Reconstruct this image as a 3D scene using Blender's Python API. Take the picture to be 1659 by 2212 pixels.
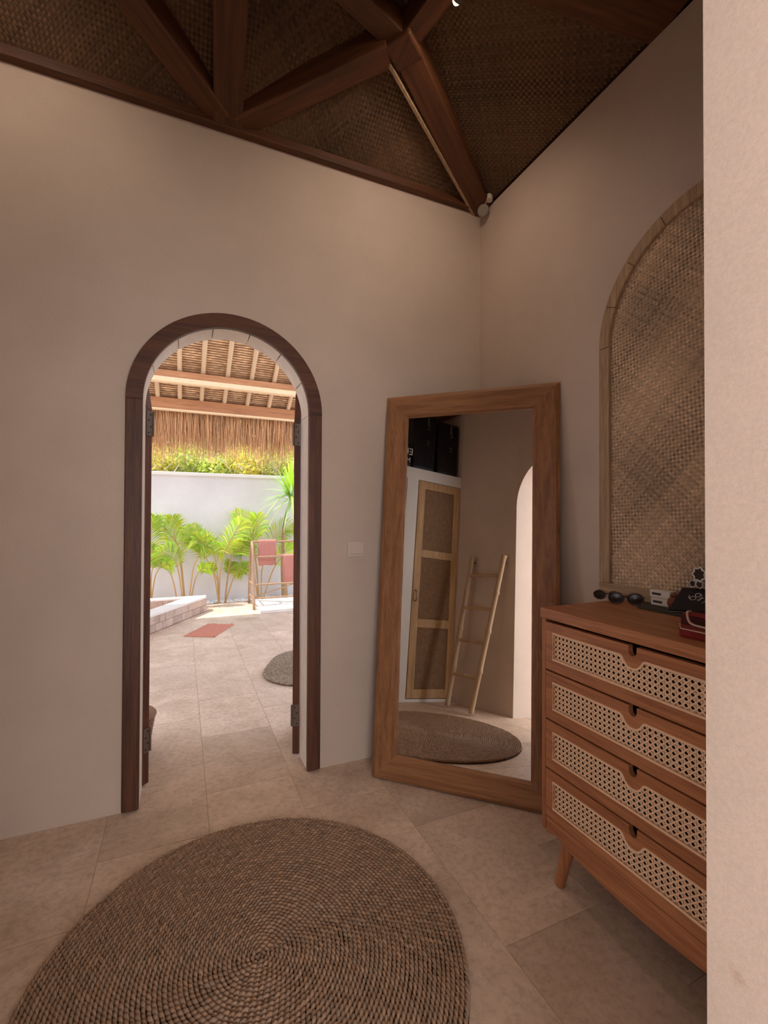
import bpy, bmesh, math, random
from math import sin, cos, pi, radians, sqrt, atan2
from mathutils import Vector, Matrix
from mathutils.geometry import tessellate_polygon

for o in list(bpy.data.objects):
    bpy.data.objects.remove(o)
scene = bpy.context.scene
COL = scene.collection
rnd = random.Random(7)

# ---------------------------------------------------------------- camera
YAW, PITCH, ROLL = 0.41496, 0.01159, 0.00394
CAMLOC = Vector((-1.6529, -2.311, 1.3))
F = Vector((sin(YAW) * cos(PITCH), cos(YAW) * cos(PITCH), sin(PITCH)))
R0 = Vector((cos(YAW), -sin(YAW), 0))
U0 = R0.cross(F)
RR = R0 * cos(ROLL) + U0 * sin(ROLL)
UU = -R0 * sin(ROLL) + U0 * cos(ROLL)
cam = bpy.data.cameras.new('camera')
cam.sensor_fit = 'HORIZONTAL'
cam.sensor_width = 36.0
cam.lens = 987.56 / 1659.0 * 36.0
cam.clip_start = 0.02
cam.clip_end = 200
camo = bpy.data.objects.new('camera', cam)
m = Matrix.Identity(4)
for i in range(3):
    m[i][0], m[i][1], m[i][2], m[i][3] = RR[i], UU[i], -F[i], CAMLOC[i]
camo.matrix_world = m
COL.objects.link(camo)
scene.camera = camo

# ---------------------------------------------------------------- light and exposure
scene.view_settings.view_transform = 'Standard'
scene.view_settings.look = 'None'
scene.view_settings.gamma = 1.0
scene.view_settings.use_curve_mapping = False
scene.view_settings.exposure = 1.0
world = bpy.data.worlds.new('sky')
world.use_nodes = True
scene.world = world
wn = world.node_tree.nodes
wl = world.node_tree.links
bg = wn['Background']
tc = wn.new('ShaderNodeTexCoord')
sp = wn.new('ShaderNodeSeparateXYZ')
rp = wn.new('ShaderNodeValToRGB')
rp.color_ramp.elements[0].position = 0.0
rp.color_ramp.elements[0].color = (0.88, 0.90, 1.0, 1)
rp.color_ramp.elements[1].position = 0.7
rp.color_ramp.elements[1].color = (0.70, 0.80, 1.0, 1)
wl.new(tc.outputs['Generated'], sp.inputs[0])
wl.new(sp.outputs[2], rp.inputs[0])
wl.new(rp.outputs[0], bg.inputs[0])
bg.inputs[1].default_value = 1.32


def light(kind, name, loc, power, color, size=None, sizey=None, aim=None):
    L = bpy.data.lights.new(name, kind)
    L.energy = power
    L.color = color
    if kind == 'AREA':
        L.shape = 'RECTANGLE'
        L.size, L.size_y = size, sizey
    elif kind == 'SUN':
        L.angle = size
    else:
        L.shadow_soft_size = size
    o = bpy.data.objects.new(name, L)
    o.location = loc
    if aim is not None:
        o.rotation_euler = Vector(aim).to_track_quat('-Z', 'Y').to_euler()
    COL.objects.link(o)
    return o


light('SUN', 'sun', (0, 0, 20), 2.8, (1.0, 0.97, 0.92), radians(0.6), aim=(0.42, -0.10, -0.9))
# daylight entering the bedroom behind the camera through its wide glass fronts
light('AREA', 'daylight_back', (-1.4, -5.55, 1.45), 52, (1.0, 0.92, 0.84), 3.6, 2.4, aim=(0, 1, 0))
light('AREA', 'daylight_east', (1.35, -4.0, 1.45), 36, (0.96, 0.96, 1.0), 2.4, 2.4, aim=(-1, 0, 0))
light('AREA', 'daylight_west', (-4.15, -4.0, 1.45), 2, (1.0, 0.90, 0.82), 2.4, 2.4, aim=(1, 0, 0))


# ---------------------------------------------------------------- materials
def hexc(r, g, b):
    def f(c):
        c /= 255.0
        return c / 12.92 if c <= 0.04045 else ((c + 0.055) / 1.055) ** 2.4
    return (f(r), f(g), f(b), 1)


def newmat(name):
    mt = bpy.data.materials.new(name)
    mt.use_nodes = True
    nt = mt.node_tree
    return mt, nt, nt.nodes['Principled BSDF']


def node(nt, t, **kw):
    n = nt.nodes.new(t)
    for k, v in kw.items():
        setattr(n, k, v)
    return n


def ramp(nt, fac, stops):
    r = node(nt, 'ShaderNodeValToRGB')
    e = r.color_ramp.elements
    e[0].position, e[0].color = stops[0]
    e[1].position, e[1].color = stops[-1]
    for p, c in stops[1:-1]:
        k = e.new(p)
        k.color = c
    nt.links.new(fac, r.inputs[0])
    return r.outputs[0]


def coords(nt, scale=(1, 1, 1), rot=(0, 0, 0), src='Object'):
    if src == 'Position':
        g = node(nt, 'ShaderNodeNewGeometry').outputs['Position']
    else:
        g = node(nt, 'ShaderNodeTexCoord').outputs[src]
    mp = node(nt, 'ShaderNodeMapping')
    mp.inputs['Scale'].default_value = scale
    mp.inputs['Rotation'].default_value = rot
    nt.links.new(g, mp.inputs[0])
    return mp.outputs[0]


def noise(nt, vec, scale, detail=4, rough=0.6, dist=0.0):
    n = node(nt, 'ShaderNodeTexNoise')
    n.inputs['Scale'].default_value = scale
    n.inputs['Detail'].default_value = detail
    n.inputs['Roughness'].default_value = rough
    n.inputs['Distortion'].default_value = dist
    nt.links.new(vec, n.inputs['Vector'])
    return n.outputs['Fac']


def bump(nt, bsdf, h, strength, dist=0.01):
    b = node(nt, 'ShaderNodeBump')
    b.inputs['Strength'].default_value = strength
    b.inputs['Distance'].default_value = dist
    nt.links.new(h, b.inputs['Height'])
    nt.links.new(b.outputs[0], bsdf.inputs['Normal'])


def mixc(nt, a, b, fac, mode='MULTIPLY'):
    mx = node(nt, 'ShaderNodeMix', data_type='RGBA', blend_type=mode)
    for s, v in ((0, fac), (6, a), (7, b)):
        if hasattr(v, 'node'):
            nt.links.new(v, mx.inputs[s])
        else:
            mx.inputs[s].default_value = v
    return mx.outputs[2]


def plaster(name, c, var=0.08, bs=0.10):
    mt, nt, b = newmat(name)
    v = coords(nt, src='Position')
    n1 = noise(nt, v, 1.7, 5, 0.6)
    n2 = noise(nt, v, 190, 3, 0.75)
    c1 = tuple(x * (1 - var) for x in c[:3]) + (1,)
    c2 = tuple(min(1, x * (1 + var)) for x in c[:3]) + (1,)
    col = ramp(nt, n1, [(0.3, c1), (0.7, c2)])
    g = ramp(nt, n2, [(0.3, (0.90, 0.90, 0.90, 1)), (0.7, (1.06, 1.06, 1.06, 1))])
    out = mixc(nt, col, g, 1.0)
    if name == 'wall_plaster':
        # a small brown scuff low on the passage jamb
        gp = node(nt, 'ShaderNodeNewGeometry').outputs['Position']
        d = node(nt, 'ShaderNodeVectorMath', operation='DISTANCE')
        d.inputs[1].default_value = (-1.034, -1.971, 0.747)
        nt.links.new(gp, d.inputs[0])
        ad = node(nt, 'ShaderNodeMath', operation='MULTIPLY_ADD')
        nt.links.new(n2, ad.inputs[0])
        ad.inputs[1].default_value = 0.03
        nt.links.new(d.outputs['Value'], ad.inputs[2])
        out = mixc(nt, out, ramp(nt, ad.outputs[0], [(0.0, (0.6, 0.5, 0.36, 1)), (0.026, (1, 1, 1, 1))]), 1.0)
    nt.links.new(out, b.inputs['Base Color'])
    b.inputs['Roughness'].default_value = 0.9
    bump(nt, b, n2, bs, 0.004)
    return mt


def wood(name, c1, c2, axis='Z', rotz=0.0, rough=0.5, knots=(), fine=1.0, roty=0.0):
    mt, nt, b = newmat(name)
    s = {'X': (1.2, 22, 22), 'Y': (22, 1.2, 22), 'Z': (22, 22, 1.2)}[axis]
    if rotz:
        g = coords(nt, (1, 1, 1), (0, 0, rotz), 'Position')
        if roty:
            m2 = node(nt, 'ShaderNodeMapping')
            m2.inputs['Rotation'].default_value = (0, roty, 0)
            nt.links.new(g, m2.inputs[0])
            g = m2.outputs[0]
        mp = node(nt, 'ShaderNodeMapping')
        mp.inputs['Scale'].default_value = s
        nt.links.new(g, mp.inputs[0])
        v = mp.outputs[0]
    else:
        v = coords(nt, s, (0, 0, 0), 'Position')
    n1 = noise(nt, v, 1.6 * fine, 6, 0.65, 0.6)
    n2 = noise(nt, v, 9 * fine, 3, 0.6)
    col = ramp(nt, n1, [(0.28, c1), (0.5, tuple((a + d) / 2 for a, d in zip(c1, c2))), (0.72, c2)])
    g = ramp(nt, n2, [(0.3, (0.80, 0.78, 0.76, 1)), (0.62, (1.05, 1.05, 1.05, 1))])
    col = mixc(nt, col, g, 1.0)
    for k in knots:
        gp = node(nt, 'ShaderNodeNewGeometry').outputs['Position']
        d = node(nt, 'ShaderNodeVectorMath', operation='DISTANCE')
        d.inputs[1].default_value = k[:3]
        nt.links.new(gp, d.inputs[0])
        kk = ramp(nt, d.outputs['Value'], [(0.0, (0.25, 0.2, 0.18, 1)), (k[3], (0.55, 0.5, 0.46, 1)), (k[3] * 1.6, (1, 1, 1, 1))])
        col = mixc(nt, col, kk, 1.0)
    nt.links.new(col, b.inputs['Base Color'])
    b.inputs['Roughness'].default_value = rough
    bump(nt, b, n2, 0.25, 0.003)
    return mt


def plain(name, c, rough=0.6, metal=0.0, var=0.0, scale=30, bs=0.0):
    mt, nt, b = newmat(name)
    b.inputs['Base Color'].default_value = c
    b.inputs['Roughness'].default_value = rough
    b.inputs['Metallic'].default_value = metal
    v = coords(nt, src='Position')
    n = noise(nt, v, scale, 4, 0.6)
    if var:
        c1 = tuple(x * (1 - var) for x in c[:3]) + (1,)
        c2 = tuple(min(1, x * (1 + var)) for x in c[:3]) + (1,)
        nt.links.new(ramp(nt, n, [(0.3, c1), (0.7, c2)]), b.inputs['Base Color'])
    if bs:
        bump(nt, b, n, bs, 0.004)
    return mt


def tinted(name, c, rough=0.75, attr='Col', trans=0.0, bs=0.0, scale=200):
    """base colour multiplied by a per-piece tint stored on the mesh"""
    mt, nt, b = newmat(name)
    a = node(nt, 'ShaderNodeAttribute', attribute_name=attr)
    col = mixc(nt, c, a.outputs['Color'], 1.0)
    nt.links.new(col, b.inputs['Base Color'])
    b.inputs['Roughness'].default_value = rough
    if trans:
        tr = node(nt, 'ShaderNodeBsdfTranslucent')
        nt.links.new(col, tr.inputs[0])
        ms = node(nt, 'ShaderNodeMixShader')
        ms.inputs[0].default_value = trans
        nt.links.new(b.outputs[0], ms.inputs[1])
        nt.links.new(tr.outputs[0], ms.inputs[2])
        nt.links.new(ms.outputs[0], nt.nodes['Material Output'].inputs[0])
    if bs:
        bump(nt, b, noise(nt, coords(nt, src='Position'), scale, 3), bs, 0.003)
    return mt


def stone(name, c1, c2, rough=0.6, objvar=0.12):
    mt, nt, b = newmat(name)
    v = coords(nt, src='Position')
    oi = node(nt, 'ShaderNodeObjectInfo')
    ad = node(nt, 'ShaderNodeVectorMath', operation='ADD')
    nt.links.new(v, ad.inputs[0])
    cx = node(nt, 'ShaderNodeCombineXYZ')
    ml = node(nt, 'ShaderNodeMath', operation='MULTIPLY')
    ml.inputs[1].default_value = 40
    nt.links.new(oi.outputs['Random'], ml.inputs[0])
    for i in range(3):
        nt.links.new(ml.outputs[0], cx.inputs[i])
    nt.links.new(cx.outputs[0], ad.inputs[1])
    n1 = noise(nt, ad.outputs[0], 3.2, 6, 0.62, 0.5)
    n2 = noise(nt, ad.outputs[0], 38, 4, 0.7)
    col = ramp(nt, n1, [(0.28, c1), (0.72, c2)])
    sp2 = ramp(nt, n2, [(0.30, (0.78, 0.75, 0.72, 1)), (0.56, (1.03, 1.03, 1.03, 1))])
    col = mixc(nt, col, sp2, 1.0)
    rv = ramp(nt, oi.outputs['Random'], [(0, (1 - objvar,) * 3 + (1,)), (1, (1, 1, 1, 1))])
    col = mixc(nt, col, rv, 1.0)
    nt.links.new(col, b.inputs['Base Color'])
    b.inputs['Roughness'].default_value = rough
    b.inputs['Specular IOR Level'].default_value = 0.35
    bump(nt, b, n2, 0.12, 0.004)
    return mt


M = {}
M['plaster'] = plaster('wall_plaster', (0.62, 0.495, 0.41, 1))
M['garden_plaster'] = plaster('garden_plaster', (0.70, 0.665, 0.64, 1), 0.07)
M['white_plaster'] = plaster('white_plaster', (0.80, 0.76, 0.70, 1), 0.04)
M['door_wood_z'] = wood('door_wood_z', hexc(58, 30, 18), hexc(112, 66, 42), 'Z')
M['door_wood_x'] = wood('door_wood_x', hexc(58, 30, 18), hexc(112, 66, 42), 'X')
M['soffit'] = plain('lit_reveal', hexc(232, 216, 200), 0.7, var=0.07, scale=14)  # inner faces of the brown frame, floor bounce light put into the colour
M['beam_x'] = wood('beam_x', hexc(66, 36, 20), hexc(114, 68, 38), 'X', rough=0.6)
M['beam_y'] = wood('beam_y', hexc(66, 36, 20), hexc(114, 68, 38), 'Y', rough=0.6)
MK = ((-0.728, -0.268, 0.60, 0.018), (-0.762, -0.222, 0.20, 0.02))
M['mirror_z'] = wood('mirror_wood_z', hexc(122, 78, 48), hexc(176, 124, 82), 'Z', knots=MK)
M['mirror_u'] = wood('mirror_wood_u', hexc(122, 78, 48), hexc(176, 124, 82), 'X', rotz=0.775)
M['teak_y'] = wood('teak_y', hexc(150, 92, 58), hexc(206, 142, 98), 'Y', rough=0.45)
M['teak_z'] = wood('teak_z', hexc(150, 92, 58), hexc(206, 142, 98), 'Z', rough=0.45)
M['teak_x'] = wood('teak_x', hexc(150, 92, 58), hexc(206, 142, 98), 'X', rough=0.45)
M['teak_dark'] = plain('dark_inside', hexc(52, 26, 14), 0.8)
M['niche_wood'] = wood('niche_wood', hexc(150, 120, 92), hexc(205, 175, 140), 'Z', rough=0.7, fine=2)
M['niche_wood_y'] = wood('niche_wood_y', hexc(150, 120, 92), hexc(205, 175, 140), 'Y', rough=0.7, fine=2)
M['ward_wood'] = wood('wardrobe_wood', hexc(170, 132, 88), hexc(214, 176, 126), 'Z', rough=0.6)
M['ward_wood_y'] = wood('wardrobe_wood_y', hexc(170, 132, 88), hexc(214, 176, 126), 'Y', rough=0.6)
M['roof_wood'] = wood('roof_wood', hexc(160, 104, 66), hexc(205, 146, 98), 'X', rough=0.6)
M['batten'] = plain('pale_batten', hexc(244, 214, 172), 0.7, var=0.06)
M['mat'] = tinted('woven_mat', hexc(240, 208, 174), 0.7)
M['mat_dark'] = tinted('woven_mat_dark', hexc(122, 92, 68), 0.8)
M['rug'] = tinted('seagrass', hexc(156, 126, 102), 0.75)
M['rug_grey'] = tinted('seagrass_grey', hexc(166, 146, 122), 0.8)
M['cane'] = plain('cane', hexc(252, 212, 176), 0.5, var=0.08, scale=80)
M['cane_weave'] = None
M['bamboo'] = tinted('bamboo', hexc(212, 180, 142), 0.45)
M['ladder'] = tinted('old_bamboo', hexc(186, 154, 120), 0.5)
M['rack'] = tinted('rack_bamboo', hexc(168, 134, 104), 0.5)
M['straw'] = tinted('straw', hexc(228, 184, 138), 0.8)
M['frond'] = tinted('palm_leaf', (0.50, 0.68, 0.06, 1), 0.4, trans=0.45)
M['strap'] = tinted('strap_leaf', (0.55, 0.72, 0.16, 1), 0.4, trans=0.4)
M['bush'] = tinted('bush_leaf', (0.72, 0.76, 0.16, 1), 0.6, trans=0.45)
M['stem'] = plain('palm_stem', (0.42, 0.34, 0.12, 1), 0.6, var=0.2, scale=12)
M['trunk'] = plain('trunk_bark', hexc(150, 122, 88), 0.85, var=0.25, scale=40, bs=0.4)
M['twig'] = plain('dry_twig', hexc(190, 176, 166), 0.8)
M['earth'] = plain('hill_earth', hexc(150, 136, 112), 0.95, var=0.25, scale=3, bs=0.5)
M['tile'] = stone('floor_stone', hexc(196, 169, 147), hexc(232, 207, 186), 0.5)
M['grout'] = plain('grout', hexc(186, 164, 142), 0.9, var=0.1)
M['tub_tile'] = stone('tub_tile', hexc(176, 150, 136), hexc(205, 182, 166), 0.6, 0.18)
M['coping'] = plain('tub_coping', hexc(225, 215, 205), 0.7, var=0.06, scale=8)
M['pebble'] = tinted('pebble', (0.8, 0.78, 0.75, 1), 0.7)
M['towel'] = plain('terracotta_towel', hexc(190, 128, 114), 0.95, var=0.12, scale=140, bs=0.8)
M['bathmat'] = plain('terracotta_mat', hexc(190, 122, 100), 0.95, var=0.16, scale=60, bs=0.8)
M['basket'] = tinted('basket_wicker', hexc(140, 98, 72), 0.7)
M['steel'] = plain('steel', hexc(150, 146, 142), 0.35, 0.9)
M['bronze'] = plain('hinge_metal', hexc(120, 106, 96), 0.5, 0.6)
M['screw'] = plain('screw', hexc(40, 30, 26), 0.5, 0.5)
M['white'] = plain('white_plastic', hexc(226, 214, 202), 0.4)
M['switch'] = plain('switch_plastic', (0.66, 0.55, 0.47, 1), 0.4)
M['black'] = plain('black_shell', hexc(20, 17, 20), 0.5)
M['blackcard'] = plain('black_card', hexc(34, 26, 34), 0.55)
M['mark'] = plain('pale_mark', hexc(236, 230, 226), 0.6)
M['greymark'] = plain('grey_mark', hexc(140, 130, 136), 0.6)
M['green'] = plain('green_cloth', hexc(66, 64, 50), 0.9, var=0.1)
M['tortoise'] = plain('tortoise', hexc(66, 42, 34), 0.25, var=0.3, scale=60)
M['lens'] = plain('dark_lens', hexc(48, 34, 30), 0.25)
M['coconut'] = plain('brown_pot', hexc(124, 62, 36), 0.45, var=0.2)
M['red'] = plain('red_cloth', hexc(134, 32, 32), 0.8, var=0.2)
M['maroon'] = plain('maroon_cloth', hexc(82, 24, 28), 0.8, var=0.2)
M['cord'] = plain('white_cord', hexc(220, 190, 176), 0.8)
M['umber'] = plain('umber', hexc(54, 34, 22), 0.7)
M['lampgrey'] = plain('lamp_grey', hexc(140, 128, 116), 0.5)
M['backing'] = plain('ceiling_backing', hexc(70, 44, 28), 0.9)
mt, nt, b = newmat('mirror_silver')
b.inputs['Base Color'].default_value = (0.93, 0.93, 0.92, 1)
b.inputs['Metallic'].default_value = 1
b.inputs['Roughness'].default_value = 0.0
M['glass'] = mt
mt, nt, b = newmat('bulb_glow')
b.inputs['Emission Color'].default_value = (1.0, 0.62, 0.3, 1)
b.inputs['Emission Strength'].default_value = 5
M['bulb'] = mt
# fine wardrobe cane: close over-under weave, far away
mt, nt, b = newmat('cane_weave')
v = coords(nt, (1, 1, 1), src='Position')
w1 = node(nt, 'ShaderNodeTexWave', bands_direction='Y')
w2 = node(nt, 'ShaderNodeTexWave', bands_direction='Z')
for w in (w1, w2):
    w.inputs['Scale'].default_value = 42
    w.inputs['Distortion'].default_value = 1.2
    w.inputs['Detail'].default_value = 2
    nt.links.new(v, w.inputs['Vector'])
mm = node(nt, 'ShaderNodeMath', operation='MULTIPLY')
nt.links.new(w1.outputs['Fac'], mm.inputs[0])
nt.links.new(w2.outputs['Fac'], mm.inputs[1])
n = noise(nt, coords(nt, (1, 14, 14), src='Position'), 2.0, 4)
col = ramp(nt, mm.outputs[0], [(0.0, hexc(110, 80, 54)), (0.6, hexc(188, 150, 108))])
col = mixc(nt, col, ramp(nt, n, [(0.3, (0.75, 0.74, 0.72, 1)), (0.7, (1.05, 1.05, 1.05, 1))]), 1.0)
nt.links.new(col, b.inputs['Base Color'])
b.inputs['Roughness'].default_value = 0.7
bump(nt, b, mm.outputs[0], 0.5, 0.003)
M['cane_weave'] = mt


# ---------------------------------------------------------------- mesh builder
class MB:
    def __init__(s):
        s.v, s.f, s.c = [], [], []

    def add(s, verts, faces, tint=None):
        n = len(s.v)
        s.v.extend(verts)
        for f in faces:
            s.f.append([n + i for i in f])
            s.c.append(tint)

    def box(s, c, size, rot=None, tint=None):
        hx, hy, hz = (a / 2 for a in size)
        vs = [Vector((x * hx, y * hy, z * hz)) for z in (-1, 1) for y in (-1, 1) for x in (-1, 1)]
        if rot is not None:
            vs = [rot @ p for p in vs]
        vs = [tuple(p + Vector(c)) for p in vs]
        s.add(vs, [(0, 2, 3, 1), (4, 5, 7, 6), (0, 1, 5, 4), (2, 6, 7, 3), (0, 4, 6, 2), (1, 3, 7, 5)], tint)
        return s

    def box2(s, a, b, tint=None):
        return s.box([(p + q) / 2 for p, q in zip(a, b)], [abs(q - p) for p, q in zip(a, b)], None, tint)

    def beam(s, a, b, w, h, up=(0, 0, 1), tint=None):
        a, b = Vector(a), Vector(b)
        d = (b - a).normalized()
        side = d.cross(Vector(up)).normalized()
        u = side.cross(d)
        rot = Matrix((side, d, u)).transposed()
        return s.box((a + b) / 2, (w, (b - a).length, h), rot, tint)

    def tube(s, pts, r, seg=8, tint=None, caps=True, closed=False):
        pts = [Vector(p) for p in pts]
        rs = r if isinstance(r, (list, tuple)) else [r] * len(pts)
        n = len(pts)
        vs, fs = [], []
        ref = None
        for i, p in enumerate(pts):
            a = pts[(i - 1) % n] if (closed or i > 0) else p
            c = pts[(i + 1) % n] if (closed or i < n - 1) else p
            t = (c - a).normalized()
            if ref is None:
                ref = Vector((0, 0, 1)) if abs(t.z) < 0.9 else Vector((1, 0, 0))
            x = (ref - t * ref.dot(t))
            if x.length < 1e-5:
                x = t.orthogonal()
            x.normalize()
            ref = x
            y = t.cross(x)
            for k in range(seg):
                an = 2 * pi * k / seg
                vs.append(tuple(p + (x * cos(an) + y * sin(an)) * rs[i]))
        m_ = n if closed else n - 1
        for i in range(m_):
            j = (i + 1) % n
            for k in range(seg):
                k2 = (k + 1) % seg
                fs.append((i * seg + k, i * seg + k2, j * seg + k2, j * seg + k))
        if caps and not closed:
            fs.append(tuple(range(seg))[::-1])
            fs.append(tuple((n - 1) * seg + k for k in range(seg)))
        s.add(vs, fs, tint)
        return s

    def lathe(s, prof, c, seg=20, tint=None):
        vs, fs = [], []
        for r, z in prof:
            for k in range(seg):
                a = 2 * pi * k / seg
                vs.append((c[0] + r * cos(a), c[1] + r * sin(a), c[2] + z))
        for i in range(len(prof) - 1):
            for k in range(seg):
                k2 = (k + 1) % seg
                fs.append((i * seg + k, i * seg + k2, (i + 1) * seg + k2, (i + 1) * seg + k))
        fs.append(tuple(range(seg))[::-1])
        fs.append(tuple((len(prof) - 1) * seg + k for k in range(seg)))
        s.add(vs, fs, tint)
        return s

    def prism(s, poly, mp, d0, d1, holes=(), tint=None):
        """extrude a 2D outline (with holes); mp(u, v, d) gives the 3D point"""
        loops = [poly] + list(holes)
        flat = [p for l in loops for p in l]
        tris = tessellate_polygon([[Vector((p[0], p[1], 0)) for p in l] for l in loops])
        n = len(flat)
        vs = [mp(p[0], p[1], d0) for p in flat] + [mp(p[0], p[1], d1) for p in flat]
        fs = [tuple(t) for t in tris] + [tuple(n + i for i in reversed(t)) for t in tris]
        k = 0
        for l in loops:
            for i in range(len(l)):
                a, b_ = k + i, k + (i + 1) % len(l)
                fs.append((a, b_, n + b_, n + a))
            k += len(l)
        s.add(vs, fs, tint)
        return s

    def ball(s, c, r, seg=10, rings=6, tint=None):
        if not hasattr(r, '__len__'):
            r = (r, r, r)
        vs = [(c[0], c[1], c[2] - r[2])]
        for i in range(1, rings):
            ph = -pi / 2 + pi * i / rings
            for k in range(seg):
                a = 2 * pi * k / seg
                vs.append((c[0] + r[0] * cos(ph) * cos(a), c[1] + r[1] * cos(ph) * sin(a), c[2] + r[2] * sin(ph)))
        vs.append((c[0], c[1], c[2] + r[2]))
        fs = []
        for k in range(seg):
            fs.append((0, 1 + (k + 1) % seg, 1 + k))
            fs.append((len(vs) - 1, 1 + (rings - 2) * seg + k, 1 + (rings - 2) * seg + (k + 1) % seg))
        for i in range(rings - 2):
            for k in range(seg):
                k2 = (k + 1) % seg
                fs.append((1 + i * seg + k, 1 + i * seg + k2, 1 + (i + 1) * seg + k2, 1 + (i + 1) * seg + k))
        s.add(vs, fs, tint)
        return s

    def build(s, name, mat, parent=None, smooth=False, bevel=0.0, off=None, recalc=True):
        me = bpy.data.meshes.new(name)
        if off is None:
            off = Vector((0, 0, 0))
            p = parent
            while p is not None:
                off = off + p.location
                p = p.parent
        off = Vector(off)
        vs = [(p[0] - off.x, p[1] - off.y, p[2] - off.z) for p in s.v] if off.length > 0 else [tuple(p) for p in s.v]
        me.from_pydata(vs, [], s.f)
        if recalc and len(s.f) < 20000:
            bm = bmesh.new()
            bm.from_mesh(me)
            bmesh.ops.recalc_face_normals(bm, faces=bm.faces)
            bm.to_mesh(me)
            bm.free()
        if any(c is not None for c in s.c):
            at = me.color_attributes.new('Col', 'FLOAT_COLOR', 'CORNER')
            buf = []
            for f, c in zip(s.f, s.c):
                c = c or (1, 1, 1)
                buf.extend((c[0], c[1], c[2], 1.0) * len(f))
            at.data.foreach_set('color', buf)
        me.materials.append(mat)
        if smooth:
            me.polygons.foreach_set('use_smooth', [True] * len(me.polygons))
        o = bpy.data.objects.new(name, me)
        COL.objects.link(o)
        if parent is not None:
            o.parent = parent
        if bevel:
            bv = o.modifiers.new('soft_edges', 'BEVEL')
            bv.width = bevel
            bv.segments = 2
            bv.limit_method = 'ANGLE'
        return o


def tag(o, label=None, cat=None, group=None, kind=None):
    if label:
        o['label'] = label
    if cat:
        o['category'] = cat
    if group:
        o['group'] = group
    if kind:
        o['kind'] = kind
    return o


def thing(name, loc, label=None, cat=None, group=None, kind=None):
    o = bpy.data.objects.new(name, None)
    o.empty_display_size = 0.05
    o.location = loc
    COL.objects.link(o)
    return tag(o, label, cat, group, kind)


def g(v, j=0.0):
    a = v + rnd.uniform(-j, j)
    return (a, a, a)


def arch_pts(x0, x1, spring, n=24):
    cx, r = (x0 + x1) / 2, (x1 - x0) / 2
    return [(cx + r * cos(pi - pi * i / n), spring + r * sin(pi - pi * i / n)) for i in range(n + 1)]


def smooth_path(pts, n):
    """Catmull-Rom through pts"""
    P = [Vector(p) for p in pts]
    P = [P[0] * 2 - P[1]] + P + [P[-1] * 2 - P[-2]]
    out = []
    m_ = len(P) - 3
    for i in range(n + 1):
        t = i / n * m_
        k = min(int(t), m_ - 1)
        t -= k
        a, b_, c, d = P[k:k + 4]
        out.append(0.5 * ((2 * b_) + (c - a) * t + (2 * a - 5 * b_ + 4 * c - d) * t * t + (3 * b_ - a - 3 * c + d) * t ** 3))
    return out


XZ = lambda y0: (lambda u, v, d: (u, y0 + d, v))
YZ = lambda x0: (lambda u, v, d: (x0 + d, u, v))

# ================================================================ SETTING
H = 3.15
DX0, DX1 = -1.888, -0.994          # outer edges of the door frame
SPR = 1.826
# wall with the arched garden door
doorhole = [(DX0 + 0.01, 0.0)] + arch_pts(DX0 + 0.01, DX1 - 0.01, SPR, 32) + [(DX1 - 0.01, 0.0)]
outl = [(-3.15, -0.1), (-3.15, H), (0.15, H), (0.15, -0.1), (DX1 - 0.01, -0.1)] + doorhole[::-1] + [(DX0 + 0.01, -0.1)]
w = MB().prism(outl, XZ(0.0), 0.0, 0.155)
tag(w.build('wall_north', M['plaster']), kind='structure')
w = MB().box2((0.0, -2.165, -0.1), (0.15, 0.0, H))
tag(w.build('wall_east', M['plaster']), kind='structure')
w = MB().box2((-3.15, -2.165, -0.1), (-3.0, 0.0, H))
tag(w.build('wall_west', M['plaster']), kind='structure')
# wall behind, with the wide opening to the bedroom (rounded head)
OX0, OX1, OZ, OY = -1.768, -1.034, 2.25, -1.937
OBL = 0.285                       # the left part of this wall runs slightly oblique
op = []
for i in range(13):
    a = pi - pi / 2 * i / 12
    op.append((OX0 + 0.40 + 0.40 * cos(a), OZ - 0.40 + 0.40 * sin(a)))
for i in range(7):
    a = pi / 2 - pi / 2 * i / 6
    op.append((OX1 - 0.10 + 0.10 * cos(a), OZ - 0.10 + 0.10 * sin(a)))
op.append((OX1, -0.1))
w = MB()
w.prism([(OX0, H), (1.5, H), (1.5, -0.1)] + op[::-1], XZ(OY), 0.0, -0.228)
w.prism([(-2.42, -0.1), (-2.42, H), (OX0, H), (OX0, -0.1)], lambda u, v, d: (u, d if d < -1 else OY + (OX0 - u) * OBL, v), 0.0, OY - 0.228)
w.box2((-4.3, OY - 0.228, -0.1), (-2.42, -1.757, H))
tag(w.build('wall_south', M['plaster']), kind='structure')

# bedroom shell behind the camera, open to daylight on three sides
w = MB()
w.box2((-4.3, -5.75, 2.7), (1.5, -5.6, H))
w.box2((-4.3, -5.75, -0.1), (-3.4, -5.6, 2.7))
w.box2((0.6, -5.75, -0.1), (1.5, -5.6, 2.7))
tag(w.build('wall_bedroom_back', M['white_plaster']), kind='structure')
for nm, xa, xb in (('wall_bedroom_west', -4.45, -4.3), ('wall_bedroom_east', 1.5, 1.65)):
    w = MB()
    w.box2((xa, -5.75, 2.7), (xb, -1.875, H))
    w.box2((xa, -5.75, -0.1), (xb, -5.3, 2.7))
    w.box2((xa, -2.7, -0.1), (xb, -1.875, 2.7))
    tag(w.build(nm, M['white_plaster']), kind='structure')
w = MB().box2((-4.45, -5.75, H), (1.65, -2.0, H + 0.12))
tag(w.build('ceiling_bedroom', M['white_plaster']), kind='structure')

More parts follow.
